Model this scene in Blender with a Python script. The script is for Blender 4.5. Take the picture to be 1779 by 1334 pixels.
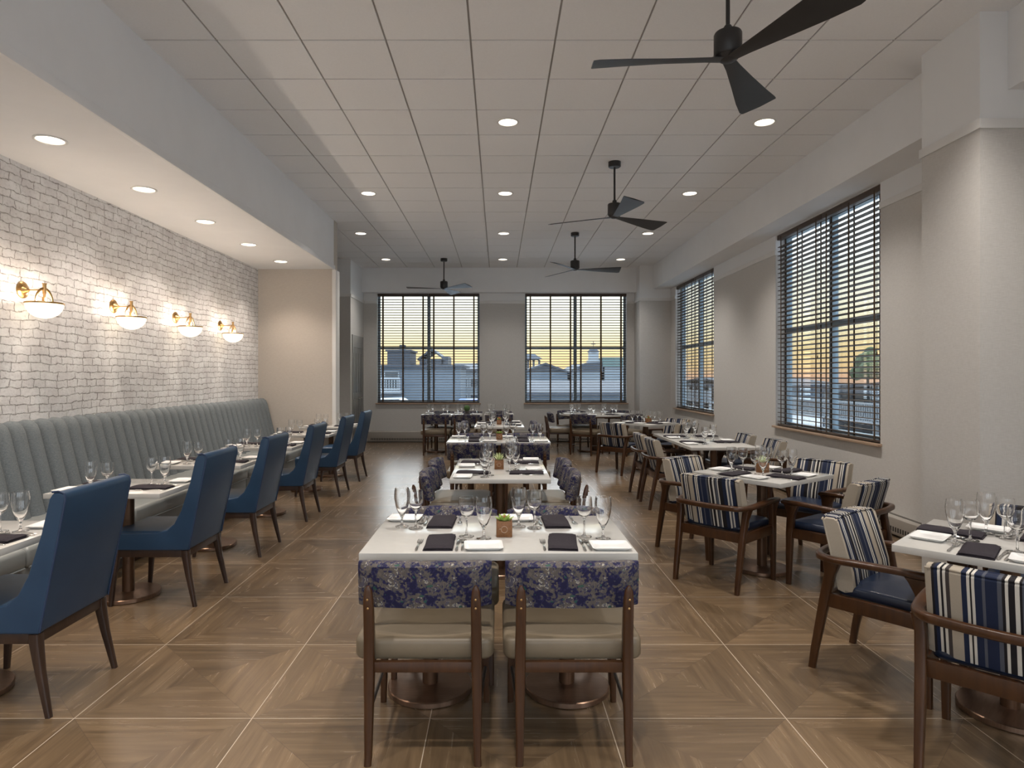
import bpy, bmesh, math, random
from math import sin, cos, pi, radians, sqrt, atan2
from mathutils import Vector, Matrix
random.seed(7)
S = bpy.context.scene
COL = S.collection
for o in list(bpy.data.objects):
    bpy.data.objects.remove(o)

# ------------------------------------------------------------------ camera
FPX = 1125.0
cam_d = bpy.data.cameras.new('camera')
cam_d.sensor_width = 36.0
cam_d.lens = 36.0 * FPX / 1779.0
cam_d.shift_x = (889.5 - 866.0) / 1779.0
cam_d.shift_y = -(667.0 - 653.4) / 1779.0
cam_d.clip_end = 400
cam = bpy.data.objects.new('camera', cam_d)
COL.objects.link(cam)
CZ = 1.49
cam.location = (0, 0, CZ)
cam.rotation_euler = (radians(90), 0, 0)
S.camera = cam
S.view_settings.view_transform = 'Standard'
S.view_settings.look = 'None'
S.view_settings.gamma = 1.0
S.view_settings.use_curve_mapping = False
S.view_settings.exposure = 0.70
S.cycles.transparent_max_bounces = 32
S.cycles.max_bounces = 16
S.cycles.transmission_bounces = 16

# ------------------------------------------------------------------ world: dusk sky, sunset beyond the back wall
W = bpy.data.worlds.new('dusk')
S.world = W
W.use_nodes = True
nt = W.node_tree
nt.nodes.clear()
def N(t, typ, **kw):
    n = t.nodes.new(typ)
    for k, v in kw.items():
        if k == 'inp':
            for i, val in v.items():
                n.inputs[i].default_value = val
        else:
            setattr(n, k, v)
    return n
def ramp(t, stops, interp='LINEAR'):
    n = t.nodes.new('ShaderNodeValToRGB')
    n.color_ramp.interpolation = interp
    el = n.color_ramp.elements
    while len(el) > 1:
        el.remove(el[-1])
    el[0].position = stops[0][0]
    el[0].color = (*stops[0][1], 1)
    for p, c in stops[1:]:
        e = el.new(p)
        e.color = (*c, 1)
    return n
tc = N(nt, 'ShaderNodeTexCoord')
sp = N(nt, 'ShaderNodeSeparateXYZ')
nt.links.new(tc.outputs['Generated'], sp.inputs[0])
west = ramp(nt, [(0.0, (.30, .26, .24)), (.49, (.42, .33, .27)), (.50, (.78, .46, .28)), (.506, (.86, .58, .27)), (.520, (.95, .72, .36)),
                 (.536, (1.02, .91, .60)), (.556, (1.08, 1.02, .82)), (.60, (.98, 1.06, 1.00)), (.67, (.95, 1.08, 1.10)), (.74, (2.2, 2.5, 2.8)), (1.0, (2.2, 2.5, 2.9))])
east = ramp(nt, [(0.0, (.5, .55, .6)), (.49, (.9, 1.0, 1.1)), (.53, (1.3, 1.45, 1.6)), (.7, (1.9, 2.15, 2.4)), (1.0, (2.2, 2.5, 2.9))])
mz = N(nt, 'ShaderNodeMath', operation='MULTIPLY_ADD', inp={1: .5, 2: .5})
nt.links.new(sp.outputs[2], mz.inputs[0])
nt.links.new(mz.outputs[0], west.inputs[0])
nt.links.new(mz.outputs[0], east.inputs[0])
# how far the view turns toward the sunset (0.35, 0.94)
a1 = N(nt, 'ShaderNodeMath', operation='MULTIPLY', inp={1: .55})
a2 = N(nt, 'ShaderNodeMath', operation='MULTIPLY_ADD', inp={1: .84})
nt.links.new(sp.outputs[0], a1.inputs[0])
nt.links.new(sp.outputs[1], a2.inputs[0])
nt.links.new(a1.outputs[0], a2.inputs[2])
mr = N(nt, 'ShaderNodeMapRange', interpolation_type='SMOOTHSTEP', inp={1: -.45, 2: .72, 3: 0.0, 4: 1.0})
nt.links.new(a2.outputs[0], mr.inputs[0])
mx = N(nt, 'ShaderNodeMix', data_type='RGBA')
nt.links.new(mr.outputs[0], mx.inputs['Factor'])
nt.links.new(east.outputs[0], mx.inputs['A'])
nt.links.new(west.outputs[0], mx.inputs['B'])
# the brighter sky high above the sunset
gz = N(nt, 'ShaderNodeMapRange', interpolation_type='SMOOTHSTEP', inp={1: .135, 2: .26, 3: 0.0, 4: 1.0})
gy = N(nt, 'ShaderNodeMapRange', interpolation_type='SMOOTHSTEP', inp={1: .78, 2: .95, 3: 0.0, 4: 1.0})
nt.links.new(sp.outputs[2], gz.inputs[0])
nt.links.new(sp.outputs[1], gy.inputs[0])
gm_ = N(nt, 'ShaderNodeMath', operation='MULTIPLY')
nt.links.new(gz.outputs[0], gm_.inputs[0])
nt.links.new(gy.outputs[0], gm_.inputs[1])
ga_ = N(nt, 'ShaderNodeMix', data_type='RGBA')
ga_.inputs['B'].default_value = (4.0, 4.1, 4.2, 1)
nt.links.new(gm_.outputs[0], ga_.inputs['Factor'])
nt.links.new(mx.outputs['Result'], ga_.inputs['A'])
bg = N(nt, 'ShaderNodeBackground', inp={'Strength': 1.05})
wo = N(nt, 'ShaderNodeOutputWorld')
nt.links.new(ga_.outputs['Result'], bg.inputs[0])
nt.links.new(bg.outputs[0], wo.inputs[0])

# lamp powers (the lamps themselves are made in their builders)
P_DOWN = 130.0        # ceiling downlights
P_SOFFIT = 62.0      # downlights over the booth
P_SCONCE = 6.5      # bulbs of the wall lamps
WARM = (1.0, .935, .87)
WARMER = (1.0, .85, .72)

# ------------------------------------------------------------------ materials
MATS = {}
def mat(name, col=(.5, .5, .5), rough=.5, metal=0.0, spec=.5, **kw):
    m = bpy.data.materials.new(name)
    m.use_nodes = True
    t = m.node_tree
    b = t.nodes['Principled BSDF']
    b.inputs['Base Color'].default_value = (*col, 1)
    b.inputs['Roughness'].default_value = rough
    b.inputs['Metallic'].default_value = metal
    b.inputs['Specular IOR Level'].default_value = spec
    for k, v in kw.items():
        b.inputs[k].default_value = v
    MATS[name] = m
    return m, t, b
def L(t, a, b):
    t.links.new(a, b)
def obj_coord(t, scale=(1, 1, 1), rot=(0, 0, 0)):
    c = N(t, 'ShaderNodeTexCoord')
    mp = N(t, 'ShaderNodeMapping')
    mp.inputs['Scale'].default_value = scale
    mp.inputs['Rotation'].default_value = rot
    L(t, c.outputs['Object'], mp.inputs[0])
    return mp.outputs[0]
def noise(t, vec, scale, detail=4, rough=.55, dist=0.0):
    n = N(t, 'ShaderNodeTexNoise')
    n.inputs['Scale'].default_value = scale
    n.inputs['Detail'].default_value = detail
    n.inputs['Roughness'].default_value = rough
    n.inputs['Distortion'].default_value = dist
    L(t, vec, n.inputs['Vector'])
    return n.outputs[0]
def mathn(t, op, a, b=None, c=None):
    n = N(t, 'ShaderNodeMath', operation=op)
    for i, v in enumerate((a, b, c)):
        if v is None:
            continue
        if isinstance(v, (int, float)):
            n.inputs[i].default_value = v
        else:
            L(t, v, n.inputs[i])
    return n.outputs[0]
def mixc(t, f, a, b, mode='MIX'):
    n = N(t, 'ShaderNodeMix', data_type='RGBA', blend_type=mode)
    for k, v in (('Factor', f), ('A', a), ('B', b)):
        if isinstance(v, (int, float)):
            n.inputs[k].default_value = v
        elif isinstance(v, tuple):
            n.inputs[k].default_value = (*v, 1)
        else:
            L(t, v, n.inputs[k])
    return n.outputs['Result']
def bump(t, b, h, strength=.3, dist=.01):
    n = N(t, 'ShaderNodeBump')
    n.inputs['Strength'].default_value = strength
    n.inputs['Distance'].default_value = dist
    L(t, h, n.inputs['Height'])
    L(t, n.outputs[0], b.inputs['Normal'])

def simple_noise_mat(name, c1, c2, scale, rough=.5, metal=0, spec=.5, bs=0.0, stretch=(1, 1, 1), **kw):
    m, t, b = mat(name, c1, rough, metal, spec, **kw)
    v = obj_coord(t, stretch)
    f = noise(t, v, scale)
    r = ramp(t, [(.3, c1), (.7, c2)])
    L(t, f, r.inputs[0])
    L(t, r.outputs[0], b.inputs['Base Color'])
    if bs:
        bump(t, b, f, bs, .004)
    return m

# paint / wallpaper walls: woven vinyl below the picture rail, paint above
def wall_mat(name, paper, paper2, paint, zsplit):
    m, t, b = mat(name, paper, .75, 0, .25)
    v = obj_coord(t, (1, 1, 1))
    s = N(t, 'ShaderNodeSeparateXYZ')
    L(t, v, s.inputs[0])
    w1 = noise(t, obj_coord(t, (25, 25, 420)), 1.0, 2)
    w2 = noise(t, obj_coord(t, (300, 300, 18)), 1.0, 2)
    weave = mathn(t, 'MULTIPLY_ADD', w1, .6, mathn(t, 'MULTIPLY', w2, .4))
    r = ramp(t, [(.36, paper), (.62, paper2)])
    L(t, weave, r.inputs[0])
    up = mathn(t, 'GREATER_THAN', s.outputs[2], zsplit)
    c = mixc(t, up, r.outputs[0], paint)
    L(t, c, b.inputs['Base Color'])
    bump(t, b, weave, .12, .003)
    return m
ZR0, ZR1 = 3.13, 3.195
M_WALL = wall_mat('linen_wallpaper', (.53, .51, .48), (.61, .59, .56), (.78, .785, .785), 3.13)
M_WARMWALL = wall_mat('linen_wallpaper_warm', (.47, .42, .37), (.54, .49, .43), (.62, .60, .57), 30.0)
M_PAINT = simple_noise_mat('wall_paint', (.78, .785, .79), (.81, .815, .82), 3.0, .65, 0, .3)
M_CEIL = simple_noise_mat('ceiling_tile', (.82, .825, .83), (.85, .855, .86), 90.0, .85, 0, .15, .08)
M_GRID, _, _ = mat('ceiling_grid', (.40, .385, .37), .6)
M_TRIM = simple_noise_mat('white_trim', (.71, .70, .68), (.74, .73, .71), 6, .45)

# white-washed brick
m, t, b = mat('whitewashed_brick', (.7, .68, .66), .8, 0, .2)
c = N(t, 'ShaderNodeTexCoord')
s = N(t, 'ShaderNodeSeparateXYZ')
L(t, c.outputs['Object'], s.inputs[0])
cb = N(t, 'ShaderNodeCombineXYZ')
L(t, s.outputs[1], cb.inputs[0])
L(t, s.outputs[2], cb.inputs[1])
nz = N(t, 'ShaderNodeTexNoise')
nz.inputs['Scale'].default_value = 16
nz.inputs['Detail'].default_value = 4
L(t, cb.outputs[0], nz.inputs['Vector'])
sub = N(t, 'ShaderNodeVectorMath', operation='SUBTRACT')
L(t, nz.outputs[1], sub.inputs[0])
sub.inputs[1].default_value = (.5, .5, .5)
scl = N(t, 'ShaderNodeVectorMath', operation='SCALE')
scl.inputs['Scale'].default_value = .042
L(t, sub.outputs[0], scl.inputs[0])
nz2 = N(t, 'ShaderNodeTexNoise')
nz2.inputs['Scale'].default_value = 1.6
L(t, cb.outputs[0], nz2.inputs['Vector'])
sub2 = N(t, 'ShaderNodeVectorMath', operation='SUBTRACT')
L(t, nz2.outputs[1], sub2.inputs[0])
sub2.inputs[1].default_value = (.5, .5, .5)
scl2 = N(t, 'ShaderNodeVectorMath', operation='SCALE')
scl2.inputs['Scale'].default_value = .07
L(t, sub2.outputs[0], scl2.inputs[0])
ad = N(t, 'ShaderNodeVectorMath', operation='ADD')
L(t, cb.outputs[0], ad.inputs[0])
L(t, scl.outputs[0], ad.inputs[1])
ad2 = N(t, 'ShaderNodeVectorMath', operation='ADD')
L(t, ad.outputs[0], ad2.inputs[0])
L(t, scl2.outputs[0], ad2.inputs[1])
br = N(t, 'ShaderNodeTexBrick')
br.offset = .5
br.squash = .62
br.squash_frequency = 3
for k, v in (('Scale', 1.0), ('Mortar Size', .0050), ('Mortar Smooth', .35), ('Bias', 0.0), ('Brick Width', .215), ('Row Height', .0665)):
    br.inputs[k].default_value = v
br.inputs['Color1'].default_value = (.86, .865, .87, 1)
br.inputs['Color2'].default_value = (.77, .775, .78, 1)
br.inputs['Mortar'].default_value = (.33, .32, .31, 1)
L(t, ad2.outputs[0], br.inputs['Vector'])
pv = noise(t, cb.outputs[0], 42, 5, .65)
pr = ramp(t, [(.28, (.62, .60, .585)), (.42, (.95, .95, .95)), (.62, (1, 1, 1))])
L(t, pv, pr.inputs[0])
pv2 = noise(t, cb.outputs[0], 5, 3)
pr2 = ramp(t, [(.35, (.84, .82, .82)), (.65, (1.0, 1.0, 1.0))])
L(t, pv2, pr2.inputs[0])
pnt = noise(t, cb.outputs[0], 20, 4, .7)
prr = ramp(t, [(.40, (0, 0, 0)), (.60, (1, 1, 1))])
L(t, pnt, prr.inputs[0])
brc = mixc(t, mathn(t, 'MULTIPLY', prr.outputs[0], .62), br.outputs[0], (.83, .83, .83))
cc = mixc(t, 1.0, brc, pr.outputs[0], 'MULTIPLY')
cc = mixc(t, 1.0, cc, pr2.outputs[0], 'MULTIPLY')
L(t, cc, b.inputs['Base Color'])
hh = mathn(t, 'MULTIPLY_ADD', pv, .35, mathn(t, 'SUBTRACT', 1.0, br.outputs['Fac']))
bump(t, b, hh, .75, .012)
M_BRICK = m

# wood-look floor tile: X-jointed squares with pale grout
TS, TX, TY = .775, -1.848, 2.82
m, t, b = mat('parquet_tile', (.3, .2, .13), .36, 0, .6)
c = N(t, 'ShaderNodeTexCoord')
s = N(t, 'ShaderNodeSeparateXYZ')
L(t, c.outputs['Object'], s.inputs[0])
X, Y = s.outputs[0], s.outputs[1]
tu = mathn(t, 'MULTIPLY', mathn(t, 'SUBTRACT', X, TX), 1 / TS)
tv = mathn(t, 'MULTIPLY', mathn(t, 'SUBTRACT', Y, TY), 1 / TS)
iu, iv = mathn(t, 'FLOOR', tu), mathn(t, 'FLOOR', tv)
p = mathn(t, 'SUBTRACT', mathn(t, 'SUBTRACT', tu, iu), .5)
q = mathn(t, 'SUBTRACT', mathn(t, 'SUBTRACT', tv, iv), .5)
ap, aq = mathn(t, 'ABSOLUTE', p), mathn(t, 'ABSOLUTE', q)
side = mathn(t, 'GREATER_THAN', ap, aq)
sgp = mathn(t, 'GREATER_THAN', p, 0.0)
sgq = mathn(t, 'GREATER_THAN', q, 0.0)
quad = mathn(t, 'ADD', mathn(t, 'MULTIPLY', side, mathn(t, 'ADD', sgp, 1.0)), mathn(t, 'MULTIPLY', mathn(t, 'SUBTRACT', 1.0, side), mathn(t, 'ADD', sgq, 3.0)))
wn = N(t, 'ShaderNodeTexWhiteNoise', noise_dimensions='3D')
cv = N(t, 'ShaderNodeCombineXYZ')
L(t, iu, cv.inputs[0]); L(t, iv, cv.inputs[1]); L(t, quad, cv.inputs[2])
L(t, cv.outputs[0], wn.inputs['Vector'])
rnd = wn.outputs['Value']
def grain(sx, sy):
    g = N(t, 'ShaderNodeCombineXYZ')
    L(t, mathn(t, 'MULTIPLY', X, sx), g.inputs[0])
    L(t, mathn(t, 'MULTIPLY', Y, sy), g.inputs[1])
    L(t, mathn(t, 'MULTIPLY', rnd, 40.0), g.inputs[2])
    return g.outputs[0]
ga, gb = grain(2.2, 34.0), grain(34.0, 2.2)
gm = N(t, 'ShaderNodeMix', data_type='VECTOR')
L(t, side, gm.inputs['Factor']); L(t, ga, gm.inputs['A']); L(t, gb, gm.inputs['B'])
g1 = noise(t, gm.outputs['Result'], 1.0, 7, .60, .6)
g2 = noise(t, gm.outputs['Result'], .35, 3, .5, 1.5)
gr = ramp(t, [(.22, (.060, .037, .020)), (.40, (.116, .074, .040)), (.55, (.162, .106, .058)), (.78, (.235, .157, .088))])
L(t, mathn(t, 'MULTIPLY_ADD', g2, .45, mathn(t, 'MULTIPLY', g1, .55)), gr.inputs[0])
tone = mathn(t, 'MULTIPLY_ADD', rnd, .34, .80)
tn = N(t, 'ShaderNodeCombineColor')
for i in range(3):
    L(t, tone, tn.inputs[i])
col = mixc(t, 1.0, gr.outputs[0], tn.outputs[0], 'MULTIPLY')
dj = mathn(t, 'LESS_THAN', mathn(t, 'ABSOLUTE', mathn(t, 'SUBTRACT', ap, aq)), .0026)
col = mixc(t, mathn(t, 'MULTIPLY', dj, .55), col, (.07, .045, .03))
gx = mathn(t, 'GREATER_THAN', mathn(t, 'MAXIMUM', ap, aq), .4977)
col = mixc(t, gx, col, (.52, .43, .33))
L(t, col, b.inputs['Base Color'])
L(t, mathn(t, 'MULTIPLY_ADD', g1, .20, .15), b.inputs['Roughness'])
bump(t, b, mathn(t, 'SUBTRACT', mathn(t, 'MULTIPLY', g1, .3), gx), .06, .003)
b.inputs['Coat Weight'].default_value = .55
b.inputs['Coat Roughness'].default_value = .30
M_FLOOR = m

def wood_mat(name, c1, c2, rough=.4, sx=(30, 30, 2.5)):
    m, t, b = mat(name, c1, rough, 0, .45)
    f = noise(t, obj_coord(t, sx), 1.0, 5, .6, .6)
    r = ramp(t, [(.3, c1), (.7, c2)])
    L(t, f, r.inputs[0])
    L(t, r.outputs[0], b.inputs['Base Color'])
    return m
M_WALNUT = wood_mat('walnut', (.036, .0135, .0045), (.066, .026, .0085), .28)
M_ESPRESSO = wood_mat('espresso_wood', (.028, .015, .010), (.048, .026, .017), .32)
M_COLUMN = simple_noise_mat('bronze_column', (.10, .052, .028), (.13, .07, .038), 6, .35, .55)
M_BASE = simple_noise_mat('brushed_bronze', (.24, .145, .095), (.30, .19, .13), 14, .30, .85, stretch=(1, 12, 1))
M_QUARTZ = simple_noise_mat('pale_quartz', (.485, .468, .435), (.505, .487, .455), 30, .11, 0, .5)
M_DARKMETAL = simple_noise_mat('dark_metal', (.10, .09, .085), (.13, .12, .11), 8, .35, .8)
M_FAN = simple_noise_mat('fan_black', (.016, .015, .015), (.022, .020, .020), 5, .38, 0, .5)
M_BRASS = simple_noise_mat('aged_brass', (.42, .25, .10), (.56, .35, .15), 10, .28, 1.0)
M_STEEL = simple_noise_mat('polished_steel', (.66, .65, .63), (.72, .71, .69), 5, .14, 1.0)
M_NAVY = simple_noise_mat('navy_leather', (.010, .026, .070), (.014, .034, .085), 7, .40, 0, .5, .02)
M_SEATNAVY = simple_noise_mat('navy_seat_vinyl', (.007, .013, .031), (.010, .018, .040), 7, .30, 0, .5, .02)
M_BLUE = simple_noise_mat('blue_leather', (.013, .039, .082), (.017, .047, .096), 7, .40, 0, .45, .02)
M_TAUPE = simple_noise_mat('taupe_vinyl', (.150, .115, .074), (.172, .134, .088), 8, .42, 0, .5, .02)
M_GREYVINYL = simple_noise_mat('grey_green_vinyl', (.22, .235, .23), (.255, .27, .265), 4, .28, 0, .5, .02)
M_NAPKIN = simple_noise_mat('charcoal_napkin', (.022, .018, .022), (.032, .026, .032), 160, .85, 0, .2, .1)
M_CHINA = simple_noise_mat('white_china', (.80, .79, .77), (.83, .82, .80), 4, .10, 0, .5)
M_CUBE = wood_mat('planter_wood', (.15, .062, .022), (.25, .11, .04), .5, (60, 8, 60))
M_LEAF = simple_noise_mat('succulent_green', (.20, .34, .055), (.40, .50, .14), 40, .5)
M_LEAFPALE = simple_noise_mat('agave_pale_green', (.42, .50, .22), (.60, .64, .36), 40, .5)
M_LEAFRED = simple_noise_mat('succulent_red', (.34, .10, .05), (.40, .20, .06), 40, .5)
M_MOSS = simple_noise_mat('moss_green', (.035, .085, .020), (.09, .16, .05), 200, .9, bs=.5)
M_BLIND = wood_mat('blind_wood', (.060, .040, .030), (.095, .066, .050), .45, (3, 3, 40))
M_TAPE = simple_noise_mat('blind_tape', (.055, .036, .022), (.085, .056, .034), 120, .85)
M_FRAME = simple_noise_mat('window_aluminium', (.20, .26, .31), (.23, .29, .34), 3, .4, .2)
M_SILL = wood_mat('sill_wood', (.36, .25, .17), (.44, .31, .22), .4, (3, 3, 40))
M_HEATER = simple_noise_mat('heater_enamel', (.34, .31, .27), (.37, .335, .295), 3, .5)
M_SLOT, _, _ = mat('heater_slot', (.03, .027, .024), .8)
M_DOOR = simple_noise_mat('door_grey', (.13, .125, .12), (.155, .15, .145), 4, .4)
M_DOORFR = simple_noise_mat('door_frame_grey', (.24, .235, .22), (.27, .26, .25), 4, .45)

# channelled booth tweed
m, t, b = mat('booth_tweed', (.12, .13, .125), .85, 0, .2)
f1 = noise(t, obj_coord(t, (60, 60, 900)), 1.0, 3)
f2 = noise(t, obj_coord(t, (500, 500, 60)), 1.0, 2)
ff = mathn(t, 'MULTIPLY_ADD', f1, .6, mathn(t, 'MULTIPLY', f2, .4))
r = ramp(t, [(.34, (.092, .108, .116)), (.5, (.146, .166, .176)), (.66, (.220, .242, .254))])
L(t, ff, r.inputs[0]); L(t, r.outputs[0], b.inputs['Base Color'])
bump(t, b, ff, .2, .003)
M_TWEED = m

# floral brush-dab fabric
m, t, b = mat('floral_fabric', (.1, .1, .1), .8, 0, .25)
v = obj_coord(t, (1, 1, 1))
nd = N(t, 'ShaderNodeTexNoise'); nd.inputs['Scale'].default_value = 34; nd.inputs['Detail'].default_value = 3
L(t, v, nd.inputs['Vector'])
ds = N(t, 'ShaderNodeVectorMath', operation='SCALE'); ds.inputs['Scale'].default_value = .010
L(t, nd.outputs[1], ds.inputs[0])
av = N(t, 'ShaderNodeVectorMath', operation='ADD')
L(t, v, av.inputs[0]); L(t, ds.outputs[0], av.inputs[1])
vo = N(t, 'ShaderNodeTexVoronoi'); vo.inputs['Scale'].default_value = 105
L(t, av.outputs[0], vo.inputs['Vector'])
sc = N(t, 'ShaderNodeSeparateColor'); L(t, vo.outputs['Color'], sc.inputs[0])
big = noise(t, v, 19, 2)
mix_ = mathn(t, 'MULTIPLY_ADD', sc.outputs[0], .42, mathn(t, 'MULTIPLY', mathn(t, 'SUBTRACT', big, .33), 1.7))
r = ramp(t, [(0, (.014, .013, .045)), (.34, (.022, .019, .065)), (.43, (.050, .050, .070)), (.50, (.095, .082, .075)), (.66, (.125, .105, .088)), (.74, (.055, .045, .08)), (.80, (.30, .28, .23)), (.86, (.08, .075, .10))], 'CONSTANT')
L(t, mix_, r.inputs[0])
grn = mathn(t, 'GREATER_THAN', noise(t, obj_coord(t, (1, 1.7, 1.3)), 24, 1), .69)
L(t, mixc(t, mathn(t, 'MULTIPLY', grn, .75), r.outputs[0], (.02, .085, .065)), b.inputs['Base Color'])
bump(t, b, sc.outputs[1], .08, .002)
M_FLORAL = m

# awning-stripe fabric
m, t, b = mat('stripe_fabric', (.1, .1, .1), .8, 0, .25)
NAV, BLK, TAN, WHT, GRY, BRN = (.012, .018, .044), (.012, .010, .012), (.36, .31, .245), (.56, .53, .47), (.075, .080, .10), (.050, .040, .038)
seq = [(TAN, 12), (BLK, 4), (NAV, 6), (WHT, 4), (BLK, 4), (WHT, 4), (BRN, 6), (TAN, 17), (NAV, 8), (WHT, 4), (BLK, 3), (WHT, 4), (NAV, 10), (GRY, 5), (NAV, 16), (GRY, 6), (BLK, 4), (WHT, 5),
       (BLK, 8), (WHT, 6), (BLK, 4), (GRY, 7), (WHT, 4), (BLK, 14), (NAV, 12), (WHT, 5), (GRY, 6), (WHT, 4), (NAV, 10), (BLK, 4), (TAN, 14)]
tot = sum(w for _, w in seq)
st, acc = [], 0
for cst, w in seq:
    st.append((acc / tot, cst)); acc += w
r = ramp(t, st, 'CONSTANT')
s = N(t, 'ShaderNodeSeparateXYZ'); L(t, obj_coord(t), s.inputs[0])
L(t, mathn(t, 'MULTIPLY_ADD', s.outputs[0], 1 / .47, .5), r.inputs[0])
fz = noise(t, obj_coord(t, (300, 300, 300)), 1.0, 2)
L(t, mixc(t, .12, r.outputs[0], fz, 'SOFT_LIGHT'), b.inputs['Base Color'])
M_STRIPE = m

# clear glass for the stemware and for the panes
def glass_mat(name, tint, boost, ior=1.5, rough=.0):
    m = bpy.data.materials.new(name); m.use_nodes = True
    t = m.node_tree; t.nodes.clear()
    tr = N(t, 'ShaderNodeBsdfTransparent'); tr.inputs[0].default_value = (*tint, 1)
    gl = N(t, 'ShaderNodeBsdfGlossy'); gl.inputs['Roughness'].default_value = rough; gl.inputs[0].default_value = (1, 1, 1, 1)
    fr = N(t, 'ShaderNodeFresnel'); fr.inputs[0].default_value = ior
    f = mathn(t, 'MULTIPLY', fr.outputs[0], boost)
    mxs = N(t, 'ShaderNodeMixShader')
    out = N(t, 'ShaderNodeOutputMaterial')
    L(t, f, mxs.inputs[0]); L(t, tr.outputs[0], mxs.inputs[1]); L(t, gl.outputs[0], mxs.inputs[2])
    L(t, mxs.outputs[0], out.inputs[0])
    return m
m = bpy.data.materials.new('clear_glass'); m.use_nodes = True
t = m.node_tree; t.nodes.clear()
gb_ = N(t, 'ShaderNodeBsdfGlass'); gb_.inputs['IOR'].default_value = 1.45; gb_.inputs['Roughness'].default_value = 0.0; gb_.inputs[0].default_value = (1, 1, 1, 1)
ot_ = N(t, 'ShaderNodeOutputMaterial')
L(t, gb_.outputs[0], ot_.inputs[0])
M_GLASS = m
M_PANE = glass_mat('window_glass', (.93, .96, .97), .6, 1.35)
def emit_mat(name, col, strength):
    m, t, b = mat(name, (.8, .78, .74), .5)
    b.inputs['Emission Color'].default_value = (*col, 1)
    b.inputs['Emission Strength'].default_value = strength
    return m
M_LENS = emit_mat('downlight_lens', (1.0, .88, .70), 3.0)
M_LENSW = emit_mat('booth_downlight_lens', (1.0, .86, .66), 3.2)
M_OPAL = emit_mat('opal_glass_lit', (1.0, .80, .54), 1.15)
M_BULB = emit_mat('lit_bulb', (1.0, .72, .40), 14.0)

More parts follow.
